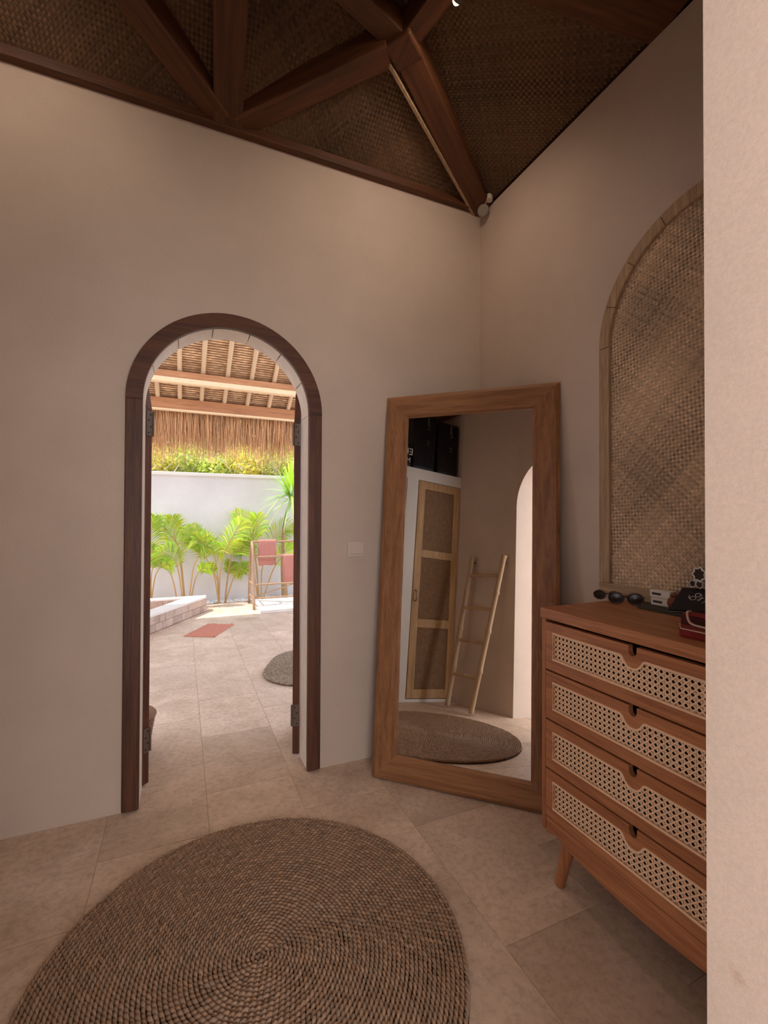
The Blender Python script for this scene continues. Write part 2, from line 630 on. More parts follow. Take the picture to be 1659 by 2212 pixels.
# floor: a bed of grout with stone tiles laid in half bond
fl = MB().box2((-4.45, -5.75, -0.12), (1.65, 7.0, -0.0028)).build('floor', M['grout'])
tag(fl, kind='structure')
tile_me = []
for k in range(6):
    tb = MB()
    tw, tl = 0.3948, 0.5878
    nx, ny = 3, 4
    vs, fs = [], []
    for j in range(ny + 1):
        for i in range(nx + 1):
            e = i in (0, nx) or j in (0, ny)
            z = -0.0012 if e else rnd.uniform(-0.0008, 0.0)
            vs.append((-tw / 2 + tw * i / nx, -tl / 2 + tl * j / ny, z))
    for j in range(ny):
        for i in range(nx):
            a = j * (nx + 1) + i
            fs.append((a, a + 1, a + nx + 2, a + nx + 1))
    tb.add(vs, fs)
    x, y = tw / 2, tl / 2
    tb.add([(-x, -y, -0.0012), (x, -y, -0.0012), (x, y, -0.0012), (-x, y, -0.0012), (-x, -y, -0.02), (x, -y, -0.02), (x, y, -0.02), (-x, y, -0.02)],
           [(0, 4, 5, 1), (1, 5, 6, 2), (2, 6, 7, 3), (3, 7, 4, 0)])
    ob = tb.build('tile', M['tile'], recalc=False)
    tile_me.append(ob.data)
    bpy.data.objects.remove(ob)
for ci in range(-7, 6):
    xc = -1.54 + 0.397 * (ci + 0.5)
    offy = 0.0 if ci % 2 == 0 else -0.295
    for rj in range(-6, 9):
        yc = offy + 0.59 * (rj + 0.5)
        if yc > 4.95 or (yc > 0.2 and xc < -2.6) or (yc > 0.2 and xc > 0.75) or xc > 0.75 or xc < -3.2:
            continue
        o = bpy.data.objects.new('tile', tile_me[rnd.randrange(6)])
        o.location = (xc, yc, rnd.uniform(-0.0004, 0.0004))
        o.parent = fl
        COL.objects.link(o)


# ---- woven mats: real over-under cells, clipped to an outline
def woven(poly, mp, cell, ang, base=0.8, h=0.0022, seed=1, holes=None):
    r = random.Random(seed)
    us = [p[0] for p in poly]
    vs_ = [p[1] for p in poly]
    cu, cv = (min(us) + max(us)) / 2, (min(vs_) + max(vs_)) / 2
    rad = sqrt((max(us) - min(us)) ** 2 + (max(vs_) - min(vs_)) ** 2) / 2
    n = int(rad / cell) + 2
    ca, sa = cos(ang), sin(ang)
    # tint of each strip drifts slowly so bands of light and dark cells appear
    A, B = {}, {}
    for i in range(-n, n + 1):
        A[i] = base * (0.80 + 0.24 * sin(i * 0.15 + seed) + r.uniform(-0.20, 0.20))
        B[i] = base * (0.92 + 0.24 * sin(i * 0.13 + 2 * seed) + r.uniform(-0.20, 0.20))

    def inside(x, y):
        c = False
        j = len(poly) - 1
        for i in range(len(poly)):
            xi, yi = poly[i]
            xj, yj = poly[j]
            if (yi > y) != (yj > y) and x < (xj - xi) * (y - yi) / (yj - yi) + xi:
                c = not c
            j = i
        return c
    mb = MB()
    for i in range(-n, n + 1):
        for j in range(-n, n + 1):
            x0, y0 = i * cell, j * cell
            u, v = cu + x0 * ca - y0 * sa, cv + x0 * sa + y0 * ca
            if not inside(u, v):
                continue
            over = (i + j) % 2 == 0
            t = (A[i] if over else B[j]) * r.uniform(0.88, 1.1)
            e, q = cell * 0.48, cell * 0.52
            if over:
                pts = [(-e, -q, 0), (e, -q, 0), (-e, 0, h), (e, 0, h), (-e, q, 0), (e, q, 0)]
            else:
                pts = [(-q, -e, 0), (-q, e, 0), (0, -e, h), (0, e, h), (q, -e, 0), (q, e, 0)]
            P = []
            for px, py, d in pts:
                a, b_ = x0 + px, y0 + py
                P.append(mp(cu + a * ca - b_ * sa, cv + a * sa + b_ * ca, d))
            mb.add(P, [(0, 1, 3, 2), (2, 3, 5, 4)], (t, t * 0.98, t * 0.94))
    return mb


# ---- ceiling: hipped roof over the dressing room
EZ, KA, KB, RY = 3.165, 0.6, 0.4, -0.9375
RZ = EZ + KA * -RY
RX = -(RZ - EZ) / KB
RX2 = -3.0 - RX
panels = {
    'north': [(0.0, 0.0), (-3.0, 0.0), (RX2, RY), (RX, RY)],
    'south': [(0.0, 2 * RY), (RX, RY), (RX2, RY), (-3.0, 2 * RY)],
    'east': [(0.0, 0.0), (RX, RY), (0.0, 2 * RY)],
    'west': [(-3.0, 0.0), (-3.0, 2 * RY), (RX2, RY)],
}
zf = {
    'north': lambda x, y: EZ - KA * y,
    'south': lambda x, y: EZ + KA * (y - 2 * RY),
    'east': lambda x, y: EZ - KB * x,
    'west': lambda x, y: EZ + KB * (x + 3.0),
}
cl = MB()
cz = lambda x, y: 0
bx0, bx1, by0, by1 = -3.12, 0.12, -2.02, 0.14
ex = 0.12
cl.add([(ex, ex, EZ - 0.02), (-3.0 - ex, ex, EZ - 0.02), (-3.0 - ex, 2 * RY - ex, EZ - 0.02), (ex, 2 * RY - ex, EZ - 0.02), (RX, RY, RZ + 0.05), (RX2, RY, RZ + 0.05),
        (ex, ex, EZ + 0.06), (-3.0 - ex, ex, EZ + 0.06), (-3.0 - ex, 2 * RY - ex, EZ + 0.06), (ex, 2 * RY - ex, EZ + 0.06), (RX, RY, RZ + 0.15), (RX2, RY, RZ + 0.15)],
       [(0, 1, 5, 4), (1, 2, 5), (2, 3, 4, 5), (3, 0, 4), (6, 10, 11, 7), (7, 11, 8), (8, 11, 10, 9), (9, 10, 6), (0, 6, 7, 1), (1, 7, 8, 2), (2, 8, 9, 3), (3, 9, 6, 0)])
ceil = tag(cl.build('ceiling', M['backing'], recalc=False), kind='structure')
for k, (nm, poly) in enumerate(panels.items()):
    f = zf[nm]
    mp = (lambda f: (lambda u, v, d: (u, v, f(u, v) + 0.004 - d)))(f)
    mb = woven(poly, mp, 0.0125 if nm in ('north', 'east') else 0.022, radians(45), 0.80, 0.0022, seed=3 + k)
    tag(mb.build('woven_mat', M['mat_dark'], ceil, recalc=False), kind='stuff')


def cbeam(name, a, b_, w_, h_, mat='beam_y', up=(0, 0, 1)):
    d = Vector(b_) - Vector(a)
    mt_ = wood('beam_' + name, hexc(66, 36, 20), hexc(114, 68, 38), 'X', rotz=-atan2(d.y, d.x) or 0.0001, rough=0.6, roty=atan2(d.z, sqrt(d.x * d.x + d.y * d.y)))
    return MB().beam(a, b_, w_, h_, up).build(name, mt_, ceil, bevel=0.006)


cbeam('wall_plate', (-3.0, 0.01, 3.188), (0.0, 0.01, 3.188), 0.10, 0.076, 'beam_x')
hub = Vector((-0.781, -0.527, 3.405))
cbeam('hip_rafter', (0.01, -0.03, 3.185), hub, 0.12, 0.10)
MB().beam((-0.045, 0.0, 3.142), hub + Vector((-0.085, 0.045, -0.052)), 0.014, 0.012).build('edge_strip', M['niche_wood'], ceil)
cbeam('wall_plate', (-2.9, -1.55, 3.065), (-1.60, -1.925, 3.065), 0.09, 0.22, 'beam_x')
cbeam('brace', (-1.43, -0.03, 3.215), (-0.84, -0.48, 3.385), 0.11, 0.10, 'beam_x')
cbeam('brace', (-1.50, -0.03, 3.215), (-2.22, -0.66, 3.42), 0.12, 0.10, 'beam_x')
cbeam('rafter', (-1.468, 0.0, 3.20), (-1.53, -0.93, 3.57), 0.132, 0.11)
cbeam('ridge_strut', hub, (-1.50, -0.72, 3.46), 0.10, 0.10, 'beam_x')
cbeam('ridge_strut', hub, (-0.62, -1.16, 3.44), 0.09, 0.10)
cbeam('rafter', (-1.468, 2 * RY, 3.20), (-1.53, -0.95, 3.57), 0.132, 0.11)
cbeam('tie_beam', (0.0, -1.205, 3.235), (-3.0, -0.74, 3.235), 0.19, 0.17, 'beam_x')
mb = MB().box(hub + Vector((0, 0, -0.005)), (0.13, 0.13, 0.13), Matrix.Rotation(0.6, 3, 'Z'))
mb.build('hub_block', M['beam_y'], ceil, bevel=0.01)

# ---- door: arched frame of segments, two leaves folded outwards
door = thing('door_1', ((DX0 + DX1) / 2, 0.0, 0.0), 'arched dark brown wooden double door standing open to the garden bathroom', kind='structure')
FW = 0.068
CX, RO = (DX0 + DX1) / 2, (DX1 - DX0) / 2
RI = RO - FW
for sx in (-1, 1):
    a, b_ = CX + sx * RO, CX + sx * RI
    mb = MB().box2((min(a, b_), -0.014, 0.004), (max(a, b_), 0.01, SPR))
    mb.build('frame_post', M['door_wood_z'], door, bevel=0.004)
    a, b_ = CX + sx * (RO - 0.012), CX + sx * RI
    mb = MB().box2((min(a, b_), 0.0101, 0.004), (max(a, b_), 0.155, SPR))
    mb.build('reveal_board', M['soffit'], door, bevel=0.002)
NS = 7
for i in range(NS):
    a0, a1 = pi * i / NS, pi * (i + 1) / NS
    for nm, ro, ri, y0, y1, mt_ in (('arch_segment', RO, RI, -0.014, 0.01, 'door_wood_x'), ('reveal_segment', RO - 0.012, RI, 0.0101, 0.155, 'soffit')):
        if nm == 'reveal_segment':
            a0, a1 = a0 + 0.006, a1 - 0.006
        poly = [(CX + ro * cos(a0 + (a1 - a0) * t / 6), SPR + ro * sin(a0 + (a1 - a0) * t / 6)) for t in range(7)]
        poly += [(CX + ri * cos(a1 - (a1 - a0) * t / 6), SPR + ri * sin(a1 - (a1 - a0) * t / 6)) for t in range(7)]
        MB().prism(poly, XZ(0.0), y0, y1).build(nm, M[mt_], door, bevel=0.0007 if nm == 'arch_segment' else 0.0018)
# leaves
for sx, ang in ((-1, radians(136)), (1, radians(113))):
    px = CX + sx * (RI - 0.002)           # hinge line
    wl_ = RI - 0.006
    # outline in leaf coordinates: s from hinge (0) to free edge (wl_)
    poly = [(0.0, 0.012), (wl_, 0.012)]
    for t in range(13):
        s_ = wl_ * (1 - t / 12)
        poly.append((s_, SPR + sqrt(max(0.0, (RI - 0.004) ** 2 - (RI - 0.004 - s_) ** 2)) if s_ < RI - 0.004 else SPR + RI - 0.004))
    dirv = Vector((-sx * cos(ang), sin(ang), 0))      # from hinge outwards
    nrm = Vector((-sx * sin(ang), -cos(ang), 0))       # thickness towards the opening
    org = Vector((px - sx * 0.0, 0.16, 0))
    mp = (lambda org, dirv, nrm: (lambda u, v, d: tuple(org + dirv * u + nrm * d + Vector((0, 0, v)))))(org, dirv, nrm)
    leaf = MB().prism(poly, mp, 0.0, 0.036).build('door_leaf', M['door_wood_z'], door, bevel=0.003)
    for z0, z1 in ((1.69, 1.81), (0.165, 0.28)):
        mb = MB()
        c = org + nrm * 0.018 - dirv * 0.002
        rot = Matrix((nrm, dirv, Vector((0, 0, 1)))).transposed()
        mb.box(c + Vector((0, 0, (z0 + z1) / 2)), (0.030, 0.006, z1 - z0), rot)
        mb.tube([org + nrm * 0.040 - dirv * 0.004 + Vector((0, 0, z0)), org + nrm * 0.040 - dirv * 0.004 + Vector((0, 0, z1))], 0.005, 8)
        hg = mb.build('hinge', M['bronze'], leaf, bevel=0.001)
        mb = MB()
        for q in range(4):
            zz_ = z0 + (z1 - z0) * (q + 0.5) / 4
            mb.ball(c - dirv * 0.003 + nrm * (0.006 if q % 2 else -0.006) + Vector((0, 0, zz_)), 0.004, 8, 4)
        mb.build('screws', M['screw'], leaf)

# ---- arched niche with woven panel on the right-hand wall
niche = thing('trim_1', (0, -1.341, 0.985), 'arched pale wooden niche frame holding a woven palm leaf panel above the dresser', kind='structure')
NC, NR, NSP, NB, NFW = -1.341, 0.45, 2.02, 0.978, 0.05
for sx in (-1, 1):
    a, b_ = NC + sx * NR, NC + sx * (NR - NFW)
    MB().box2((-0.022, min(a, b_), NB + 0.05), (0.0, max(a, b_), NSP)).build('frame_post', M['niche_wood'], niche, bevel=0.004)
MB().box2((-0.024, NC - NR, NB), (0.0, NC + NR, NB + 0.05)).build('sill_rail', M['niche_wood_y'], niche, bevel=0.004)
for i in range(8):
    a0, a1 = pi * i / 8 + 0.002, pi * (i + 1) / 8 - 0.002
    ri = NR - NFW
    poly = [(NC + NR * cos(a0 + (a1 - a0) * t / 5), NSP + NR * sin(a0 + (a1 - a0) * t / 5)) for t in range(6)]
    poly += [(NC + ri * cos(a1 - (a1 - a0) * t / 5), NSP + ri * sin(a1 - (a1 - a0) * t / 5)) for t in range(6)]
    MB().prism(poly, YZ(0.0), -0.022, 0.0).build('arch_segment', M['niche_wood'], niche, bevel=0.003)
mpoly = [(NC - NR + 0.03, NB + 0.03)] + arch_pts(NC - NR + 0.03, NC + NR - 0.03, NSP, 24) + [(NC + NR - 0.03, NB + 0.03)]
MB().prism(mpoly, YZ(0.0), -0.003, 0.0).build('backing_panel', M['backing'], niche)
mb = woven(mpoly, lambda u, v, d: (-0.006 - d, u, v), 0.0100, radians(42), 0.80, 0.0022, seed=11)
tag(mb.build('woven_panel', M['mat'], niche, recalc=False), kind='stuff')

# ================================================================ THINGS IN THE ROOM
# ---- light switch
sw = thing('light_switch', (-0.802, 0, 1.129), 'square pale light switch on the wall between the arched door and the mirror', 'switch')
MB().box2((-0.848, -0.010, 1.087), (-0.756, 0.0, 1.171)).build('plate', M['switch'], sw, bevel=0.003)
MB().add and MB()
mb = MB()
mb.add([(-0.830, -0.0102, 1.104), (-0.772, -0.0102, 1.104), (-0.772, -0.0102, 1.158), (-0.830, -0.0102, 1.158),
        (-0.830, -0.020, 1.106), (-0.772, -0.020, 1.106), (-0.772, -0.012, 1.158), (-0.830, -0.012, 1.158)],
       [(0, 1, 5, 4), (1, 2, 6, 5), (2, 3, 7, 6), (3, 0, 4, 7), (4, 5, 6, 7), (0, 3, 2, 1)])
mb.build('rocker', M['switch'], sw, bevel=0.001)

# ---- small lamp in the corner under the rafters
lp = thing('wall_spotlight', (-0.03, -0.05, 3.11), 'small grey wall spotlight high in the corner under the hip rafter', 'lamp')
rot = Vector((-0.72, -0.62, -0.3)).to_track_quat('Z', 'Y').to_matrix()


def disc(c, r, t, rotm, seg=24):
    mb_ = MB()
    mb_.lathe([(r * 0.9, 0), (r, t * 0.3), (r, t * 0.8), (r * 0.85, t)], (0, 0, 0), seg)
    mb_.v = [tuple(rotm @ Vector(p) + Vector(c)) for p in mb_.v]
    return mb_


disc((-0.034, -0.085, 3.118), 0.034, 0.018, rot).build('base_disc', M['lampgrey'], lp, smooth=False)
mb = MB()
mb.tube([(-0.030, -0.135, 3.150), (-0.022, -0.130, 3.235)], 0.018, 16)
mb.build('lamp_head', M['white'], lp)
mb = MB()
mb.tube([(-0.045, -0.095, 3.125), (-0.034, -0.128, 3.165)], 0.006, 8)
mb.build('bracket', M['steel'], lp)

# ---- lit bulb on the tie beam
lb = thing('beam_spotlight', (-0.70, -0.90, 3.30), 'tiny lit warm spotlight on the tie beam at the top of the photo', 'lamp')
MB().tube([(-0.70, -0.985, 3.33), (-0.70, -0.90, 3.31)], 0.010, 10).build('arm', M['bronze'], lb)
MB().tube([(-0.70, -0.90, 3.31), (-0.70, -0.83, 3.30)], [0.018, 0.026], 14).build('shade', M['bronze'], lb)
MB().ball((-0.70, -0.825, 3.30), 0.016, 10, 6).build('bulb', M['bulb'], lb, smooth=True)
for lx_, ly_, le_ in ((-0.70, -0.80, 8.5), (-2.30, -0.62, 5.0)):  # first spot is the bulb's; second is an added unseen fill without fixture
    sl_ = light('SPOT', 'beam_lamp_light', (lx_, ly_, 3.28), le_, (1.0, 0.80, 0.62), 0.10, aim=(0, 0.55, -0.83))
    sl_.data.spot_size = radians(165)
    sl_.data.spot_blend = 1.0

# ---- standing mirror leaning across the corner
MX, MY, MTH, MPH, MZ, MW, MHH, MT = -0.468, -0.499, -0.775, 0.104, 0.007, 0.439, 1.956, 0.123
mu = Vector((cos(MTH), sin(MTH), 0))
mnb = Vector((sin(MTH), -cos(MTH), 0))
mv = Vector((0, 0, 1)) * cos(MPH) - mnb * sin(MPH)
mn = mu.cross(mv)
mo = Vector((MX, MY, MZ))
mir = thing('standing_mirror', (MX, MY, 0), 'tall wooden framed mirror leaning across the corner beside the dresser', 'mirror')
prof = [(0.0, -0.030), (0.0, -0.010), (0.018, 0.0), (0.112, 0.0), (MT, -0.007), (MT, -0.030)]


def mpt(a, h, d):
    return mo + mu * a + mv * h + mn * d


corn = [(-1, 0), (1, 0), (1, 1), (-1, 1)]


def corner_in(k, s_, d):
    sx, t = corn[k]
    return mpt(sx * (MW - s_), s_ if t == 0 else MHH - s_, d)


for k, (nm, mt_) in enumerate((('bottom_rail', 'mirror_u'), ('stile', 'mirror_z'), ('top_rail', 'mirror_u'), ('stile', 'mirror_z'))):
    k2 = (k + 1) % 4
    vs = [tuple(corner_in(k, s_, d)) for s_, d in prof] + [tuple(corner_in(k2, s_, d)) for s_, d in prof]
    # a hair of a gap at the mitres
    ctr = sum((Vector(p) for p in vs), Vector()) / len(vs)
    vs = [tuple(ctr + (Vector(p) - ctr) * 0.9995) for p in vs]
    n = len(prof)
    fs = [(i, (i + 1) % n, n + (i + 1) % n, n + i) for i in range(n)] + [tuple(range(n))[::-1], tuple(range(n, 2 * n))]
    mb = MB()
    mb.add(vs, fs)
    mb.build(nm, M[mt_], mir)
mb = MB()
gw_, g0, g1 = MW - MT + 0.004, MT - 0.004, MHH - MT + 0.004
q = [mpt(-gw_, g0, -0.012), mpt(gw_, g0, -0.012), mpt(gw_, g1, -0.012), mpt(-gw_, g1, -0.012)]
q2 = [p - mn * 0.004 for p in q]
mb.add([tuple(p) for p in q + q2], [(0, 1, 2, 3), (7, 6, 5, 4), (0, 4, 5, 1), (1, 5, 6, 2), (2, 6, 7, 3), (3, 7, 4, 0)])
mb.build('mirror_glass', M['glass'], mir)
mb = MB()
gw_, g0, g1 = MW - 0.03, 0.03, MHH - 0.03
q = [mpt(-gw_, g0, -0.0305), mpt(gw_, g0, -0.0305), mpt(gw_, g1, -0.0305), mpt(-gw_, g1, -0.0305)]
q2 = [p - mn * 0.003 for p in q]
mb.add([tuple(p) for p in q + q2], [(0, 1, 2, 3), (7, 6, 5, 4), (0, 4, 5, 1), (1, 5, 6, 2), (2, 6, 7, 3), (3, 7, 4, 0)])
mb.build('back_panel', M['backing'], mir)

# ---- chest of drawers
DY0, DY1, DXF, DTOP = -1.742, -1.002, -0.44, 0.972
dr = thing('dresser', (-0.22, -1.372, 0), 'warm brown wooden chest of four cane-fronted drawers on splayed legs below the niche', 'dresser')
MB().box2((DXF - 0.006, DY0 - 0.004, DTOP - 0.038), (-0.028, DY1 + 0.004, DTOP)).build('top_board', M['teak_y'], dr, bevel=0.005)
for y0, y1 in ((DY0, DY0 + 0.018), (DY1 - 0.018, DY1)):
    MB().box2((DXF, y0, 0.172), (-0.03, y1, DTOP - 0.0385)).build('side_panel', M['teak_z'], dr, bevel=0.003)
MB().box2((-0.042, DY0 + 0.0185, 0.19), (-0.032, DY1 - 0.0185, 0.93)).build('back_board', M['teak_dark'], dr)
MB().box2((DXF + 0.02, DY0 + 0.0185, 0.205), (-0.043, DY1 - 0.0185, 0.22)).build('bottom_board', M['teak_y'], dr)
ap = [(DY0 + 0.019, 0.221), (DY0 + 0.019, 0.160)]
for i in range(25):
    t = i / 24
    ap.append((DY0 + 0.06 + (DY1 - DY0 - 0.12) * t, 0.148 + 0.022 * abs(2 * t - 1) ** 4 + 0.006 * cos(2 * pi * t)))
ap += [(DY1 - 0.019, 0.160), (DY1 - 0.019, 0.221)]
MB().prism(ap, YZ(DXF), 0.004, 0.022).build('apron', M['teak_y'], dr, bevel=0.003)
for fx, fy, sx, sy in ((DXF + 0.055, DY1 - 0.095, -1, 1), (DXF + 0.055, DY0 + 0.095, -1, -1), (-0.085, DY1 - 0.095, 1, 1), (-0.085, DY0 + 0.095, 1, -1)):
    mb = MB()
    mb.tube([(fx, fy, 0.2049), (fx + sx * 0.010, fy + sy * 0.008, 0.15), (fx + sx * 0.036, fy + sy * 0.028, 0.004), (fx + sx * 0.037, fy + sy * 0.029, 0.0)], [0.026, 0.0245, 0.017, 0.013], 16)
    mb.build('leg', M['teak_z'], dr, smooth=False, bevel=0.0)
DH, DWD = 0.170, (DY1 - DY0) / 2 - 0.020
# front outline with a finger slot in the top edge (u along -y so the slot sits in the middle)
front = [(-DWD, 0.0), (DWD, 0.0), (DWD, DH)]
for i in range(9):
    a = -pi * i / 8
    front.append((0.013 * cos(a), DH - 0.016 + 0.013 * sin(a)))
front[3:3] = [(0.013, DH)]
front += [(-0.013, DH), (-DWD, DH)]
CB0, CB1, CL = 0.041, 0.134, DWD - 0.036
notch = [(0.042, CB1), (0.036, CB1 - 0.003), (0.026, CB1 - 0.018), (0.016, CB1 - 0.027), (0.005, CB1 - 0.030), (-0.005, CB1 - 0.030), (-0.016, CB1 - 0.027), (-0.026, CB1 - 0.018), (-0.036, CB1 - 0.003), (-0.042, CB1)]
cane_o = [(-CL, CB0), (CL, CB0), (CL, CB1)] + notch + [(-CL, CB1)]


def inpoly(poly, x, y):
    c = False
    j = len(poly) - 1
    for i in range(len(poly)):
        xi, yi = poly[i]
        xj, yj = poly[j]
        if (yi > y) != (yj > y) and x < (xj - xi) * (y - yi) / (yj - yi) + xi:
            c = not c
        j = i
    return c


dyc = (DY0 + DY1) / 2
drz = [0.2255, 0.4015, 0.5775, 0.7535]
dmap = lambda z0: (lambda u, v, d: (DXF + d, dyc + u, z0 + v))
z0 = drz[0]
mp = dmap(z0)
drw = MB().prism(front, mp, 0.0, 0.020, holes=[cane_o]).build('drawer', M['teak_y'], dr, bevel=0.0015)
# cane webbing: six-way weave of flat strands
cw = MB()
p_ = 0.0170


def strand(x0_, y0_, dx_, dy_, wid, dep):
    L = 1.6
    st = 0.0021
    run = None
    n_ = int(L / st)
    for i in range(n_ + 1):
        x, y = x0_ + dx_ * (i * st - L / 2), y0_ + dy_ * (i * st - L / 2)
        ok = inpoly(cane_o, x, y) and i < n_
        if ok and run is None:
            run = (x, y)
        elif not ok and run is not None:
            ax, ay = run
            run = None
            bx_, by_ = x, y
            l_ = sqrt((bx_ - ax) ** 2 + (by_ - ay) ** 2)
            if l_ < 0.004:
                continue
            nx_, ny_ = -dy_ * wid / 2, dx_ * wid / 2
            P = [mp(ax + nx_, ay + ny_, dep), mp(ax - nx_, ay - ny_, dep), mp(bx_ - nx_, by_ - ny_, dep), mp(bx_ + nx_, by_ + ny_, dep),
                 mp(ax + nx_, ay + ny_, dep + 0.0008), mp(ax - nx_, ay - ny_, dep + 0.0008), mp(bx_ - nx_, by_ - ny_, dep + 0.0008), mp(bx_ + nx_, by_ + ny_, dep + 0.0008)]
            cw.add(P, [(0, 1, 2, 3), (7, 6, 5, 4), (0, 4, 5, 1), (1, 5, 6, 2), (2, 6, 7, 3), (3, 7, 4, 0)])


ymid = (CB0 + CB1) / 2
K = int(2 * CL / p_ / 2) + 2
for i in range(-K, K + 1):
    for s_ in (-0.15, 0.15):
        strand((i + 0.5 + s_) * p_, ymid, 0, 1, 0.0024, 0.0060)
for j in range(-4, 4):
    for s_ in (-0.15, 0.15):
        strand(0, ymid + (j + 0.5 + s_) * p_, 1, 0, 0.0024, 0.0068)
q2_ = sqrt(0.5)
for i in range(-K - 4, K + 5):
    strand((i + 0.5) * p_, ymid, q2_, q2_, 0.0037, 0.0052)
    strand((i + 0.5) * p_, ymid, q2_, -q2_, 0.0037, 0.0044)
# a dark drawer box front stands behind the holes
cane = cw.build('cane_webbing', M['cane'], drw, recalc=False)
bead = MB().tube([mp(u, v, -0.0005) for u, v in cane_o], 0.0036, 6, closed=True).build('cane_bead', M['cane'], drw)
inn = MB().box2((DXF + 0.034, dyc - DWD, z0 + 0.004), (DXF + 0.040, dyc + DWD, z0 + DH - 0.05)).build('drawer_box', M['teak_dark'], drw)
for zz_ in drz[1:]:
    d2 = drw.copy()
    d2.location = (0, 0, zz_ - z0)
    d2.parent = dr
    COL.objects.link(d2)
    for ch in (cane, bead, inn):
        c2 = ch.copy()
        c2.parent = d2
        COL.objects.link(c2)

# ---- things on the dresser
T = DTOP


def sunglasses(loc, rotz, label, tilt=0.0, scale=1.0):
    t = thing('sunglasses', loc, label, 'sunglasses')
    Mx = Matrix.Translation(Vector(loc)) @ Matrix.Rotation(rotz, 4, 'Z') @ Matrix.Scale(scale, 4)

    def W(p):
        return tuple(Mx @ Vector(p))
    fr = MB()
    for sx in (-1, 1):
        pts = [W((sx * 0.034 + 0.027 * cos(a), -0.002, 0.024 + 0.021 * sin(a))) for a in [2 * pi * i / 18 for i in range(18)]]
        fr.tube(pts, 0.0035 * scale, 6, closed=True)
    fr.tube([W((-0.010, -0.003, 0.030)), W((0, -0.004, 0.034)), W((0.010, -0.003, 0.030))], 0.003 * scale, 6)
    fr.build('frame', M['tortoise'], t, smooth=True)
    for sx in (-1, 1):
        ln = MB()
        vs = [W((sx * 0.034, -0.0045, 0.024))] + [W((sx * 0.034 + 0.025 * cos(2 * pi * i / 18), -0.002, 0.024 + 0.019 * sin(2 * pi * i / 18))) for i in range(18)]
        vs += [W((sx * 0.034, -0.002, 0.024))] + [W((sx * 0.034 + 0.025 * cos(2 * pi * i / 18), 0.0, 0.024 + 0.019 * sin(2 * pi * i / 18))) for i in range(18)]
        fs = [(0, 1 + i, 1 + (i + 1) % 18) for i in range(18)] + [(19, 20 + (i + 1) % 18, 20 + i) for i in range(18)] + [(1 + i, 20 + i, 20 + (i + 1) % 18, 1 + (i + 1) % 18) for i in range(18)]
        ln.add(vs, fs)
        ln.build('lens', M['lens'], t)
        tm = MB()
        tm.tube([W((sx * 0.062, -0.002, 0.032)), W((sx * 0.064, 0.03, 0.028)), W((sx * 0.055, 0.07, 0.016)), W((sx * 0.045, 0.088, 0.004))], [0.003 * scale, 0.003 * scale, 0.0035 * scale, 0.004 * scale], 6)
        tm.build('temple', M['tortoise'], t)
    return t


sunglasses((-0.094, -0.992, T), radians(-62), 'smaller tortoiseshell sunglasses at the left back corner of the dresser top', scale=0.8)
sunglasses((-0.108, -1.088, T), radians(-52), 'dark tortoiseshell sunglasses standing open between the other pair and the green pouch', scale=0.95)
gp = MB()
gp.prism([(-0.135, -1.155), (-0.022, -1.125), (-0.020, -1.36), (-0.135, -1.345)], lambda u, v, d: (u, v, T + d), 0.0, 0.010)
tag(gp.build('pouch', M['green'], bevel=0.003), 'flat dark green fabric pouch under the white boxes on the dresser', 'pouch')
for k, (z_, dy_, lb_) in enumerate(((T + 0.010, 0.0, 'lower of the two white slotted boxes stacked on the dresser top'), (T + 0.0385, 0.004, 'upper of the two white slotted boxes stacked on the dresser top'))):
    t = thing('slotted_box', (-0.045, -1.195, z_), lb_, 'box', 'white slotted boxes')
    MB().box2((-0.066, -1.236 + dy_, z_), (-0.026, -1.158 + dy_, z_ + 0.028)).build('shell', M['white'], t, bevel=0.003)
    MB().box2((-0.0672, -1.202 + dy_, z_ + 0.010), (-0.0655, -1.168 + dy_, z_ + 0.018)).build('slot', M['umber'], t, bevel=0.0005)
    MB().box2((-0.0670, -1.236 + dy_, z_ + 0.0235), (-0.0655, -1.158 + dy_, z_ + 0.0262)).build('lip', M['white'], t)
t = thing('round_pot', (-0.075, -1.254, T + 0.010), 'small round reddish brown pot between the white boxes and the black card', 'pot')
mb = MB().lathe([(0.008, 0), (0.018, 0.006), (0.023, 0.020), (0.020, 0.034), (0.013, 0.042), (0.012, 0.046)], (-0.075, -1.254, T + 0.010), 18)
mb.build('body', M['coconut'], t, smooth=True)
MB().lathe([(0.014, 0), (0.014, 0.004), (0.006, 0.008), (0.004, 0.012)], (-0.075, -1.254, T + 0.056), 14).build('lid', M['coconut'], t, smooth=True)
# black printed card leaning on the wall
A = Vector((-0.150, -1.283, T + 0.022))
B_ = Vector((-0.075, -1.373, T + 0.024))
D_ = Vector((-0.045, -1.262, 1.058))
e1 = (B_ - A)
e2 = (D_ - A)
e1n = e1.normalized()
nn = e1.cross(e2).normalized()
if nn.x > 0:
    nn = -nn
bk = thing('black_card', tuple(A), 'black folded card with white round logo leaning on the wall over the red cloth', 'card')
mb = MB()
q = [A, A + e1 * 1.15, A + e1 * 1.15 + e2, A + e2]
mb.add([tuple(p) for p in q] + [tuple(p - nn * 0.008) for p in q], [(0, 1, 2, 3), (7, 6, 5, 4), (0, 4, 5, 1), (1, 5, 6, 2), (2, 6, 7, 3), (3, 7, 4, 0)])
mb.build('cover', M['blackcard'], bk, bevel=0.0015)
mb = MB()
q = [A + e1 * 0.02 - nn * 0.0082, A + e1 * 1.12 - nn * 0.0082, A + e1 * 1.12 - nn * 0.0122, A + e1 * 0.02 - nn * 0.0122]
up_ = e2 * 0.94
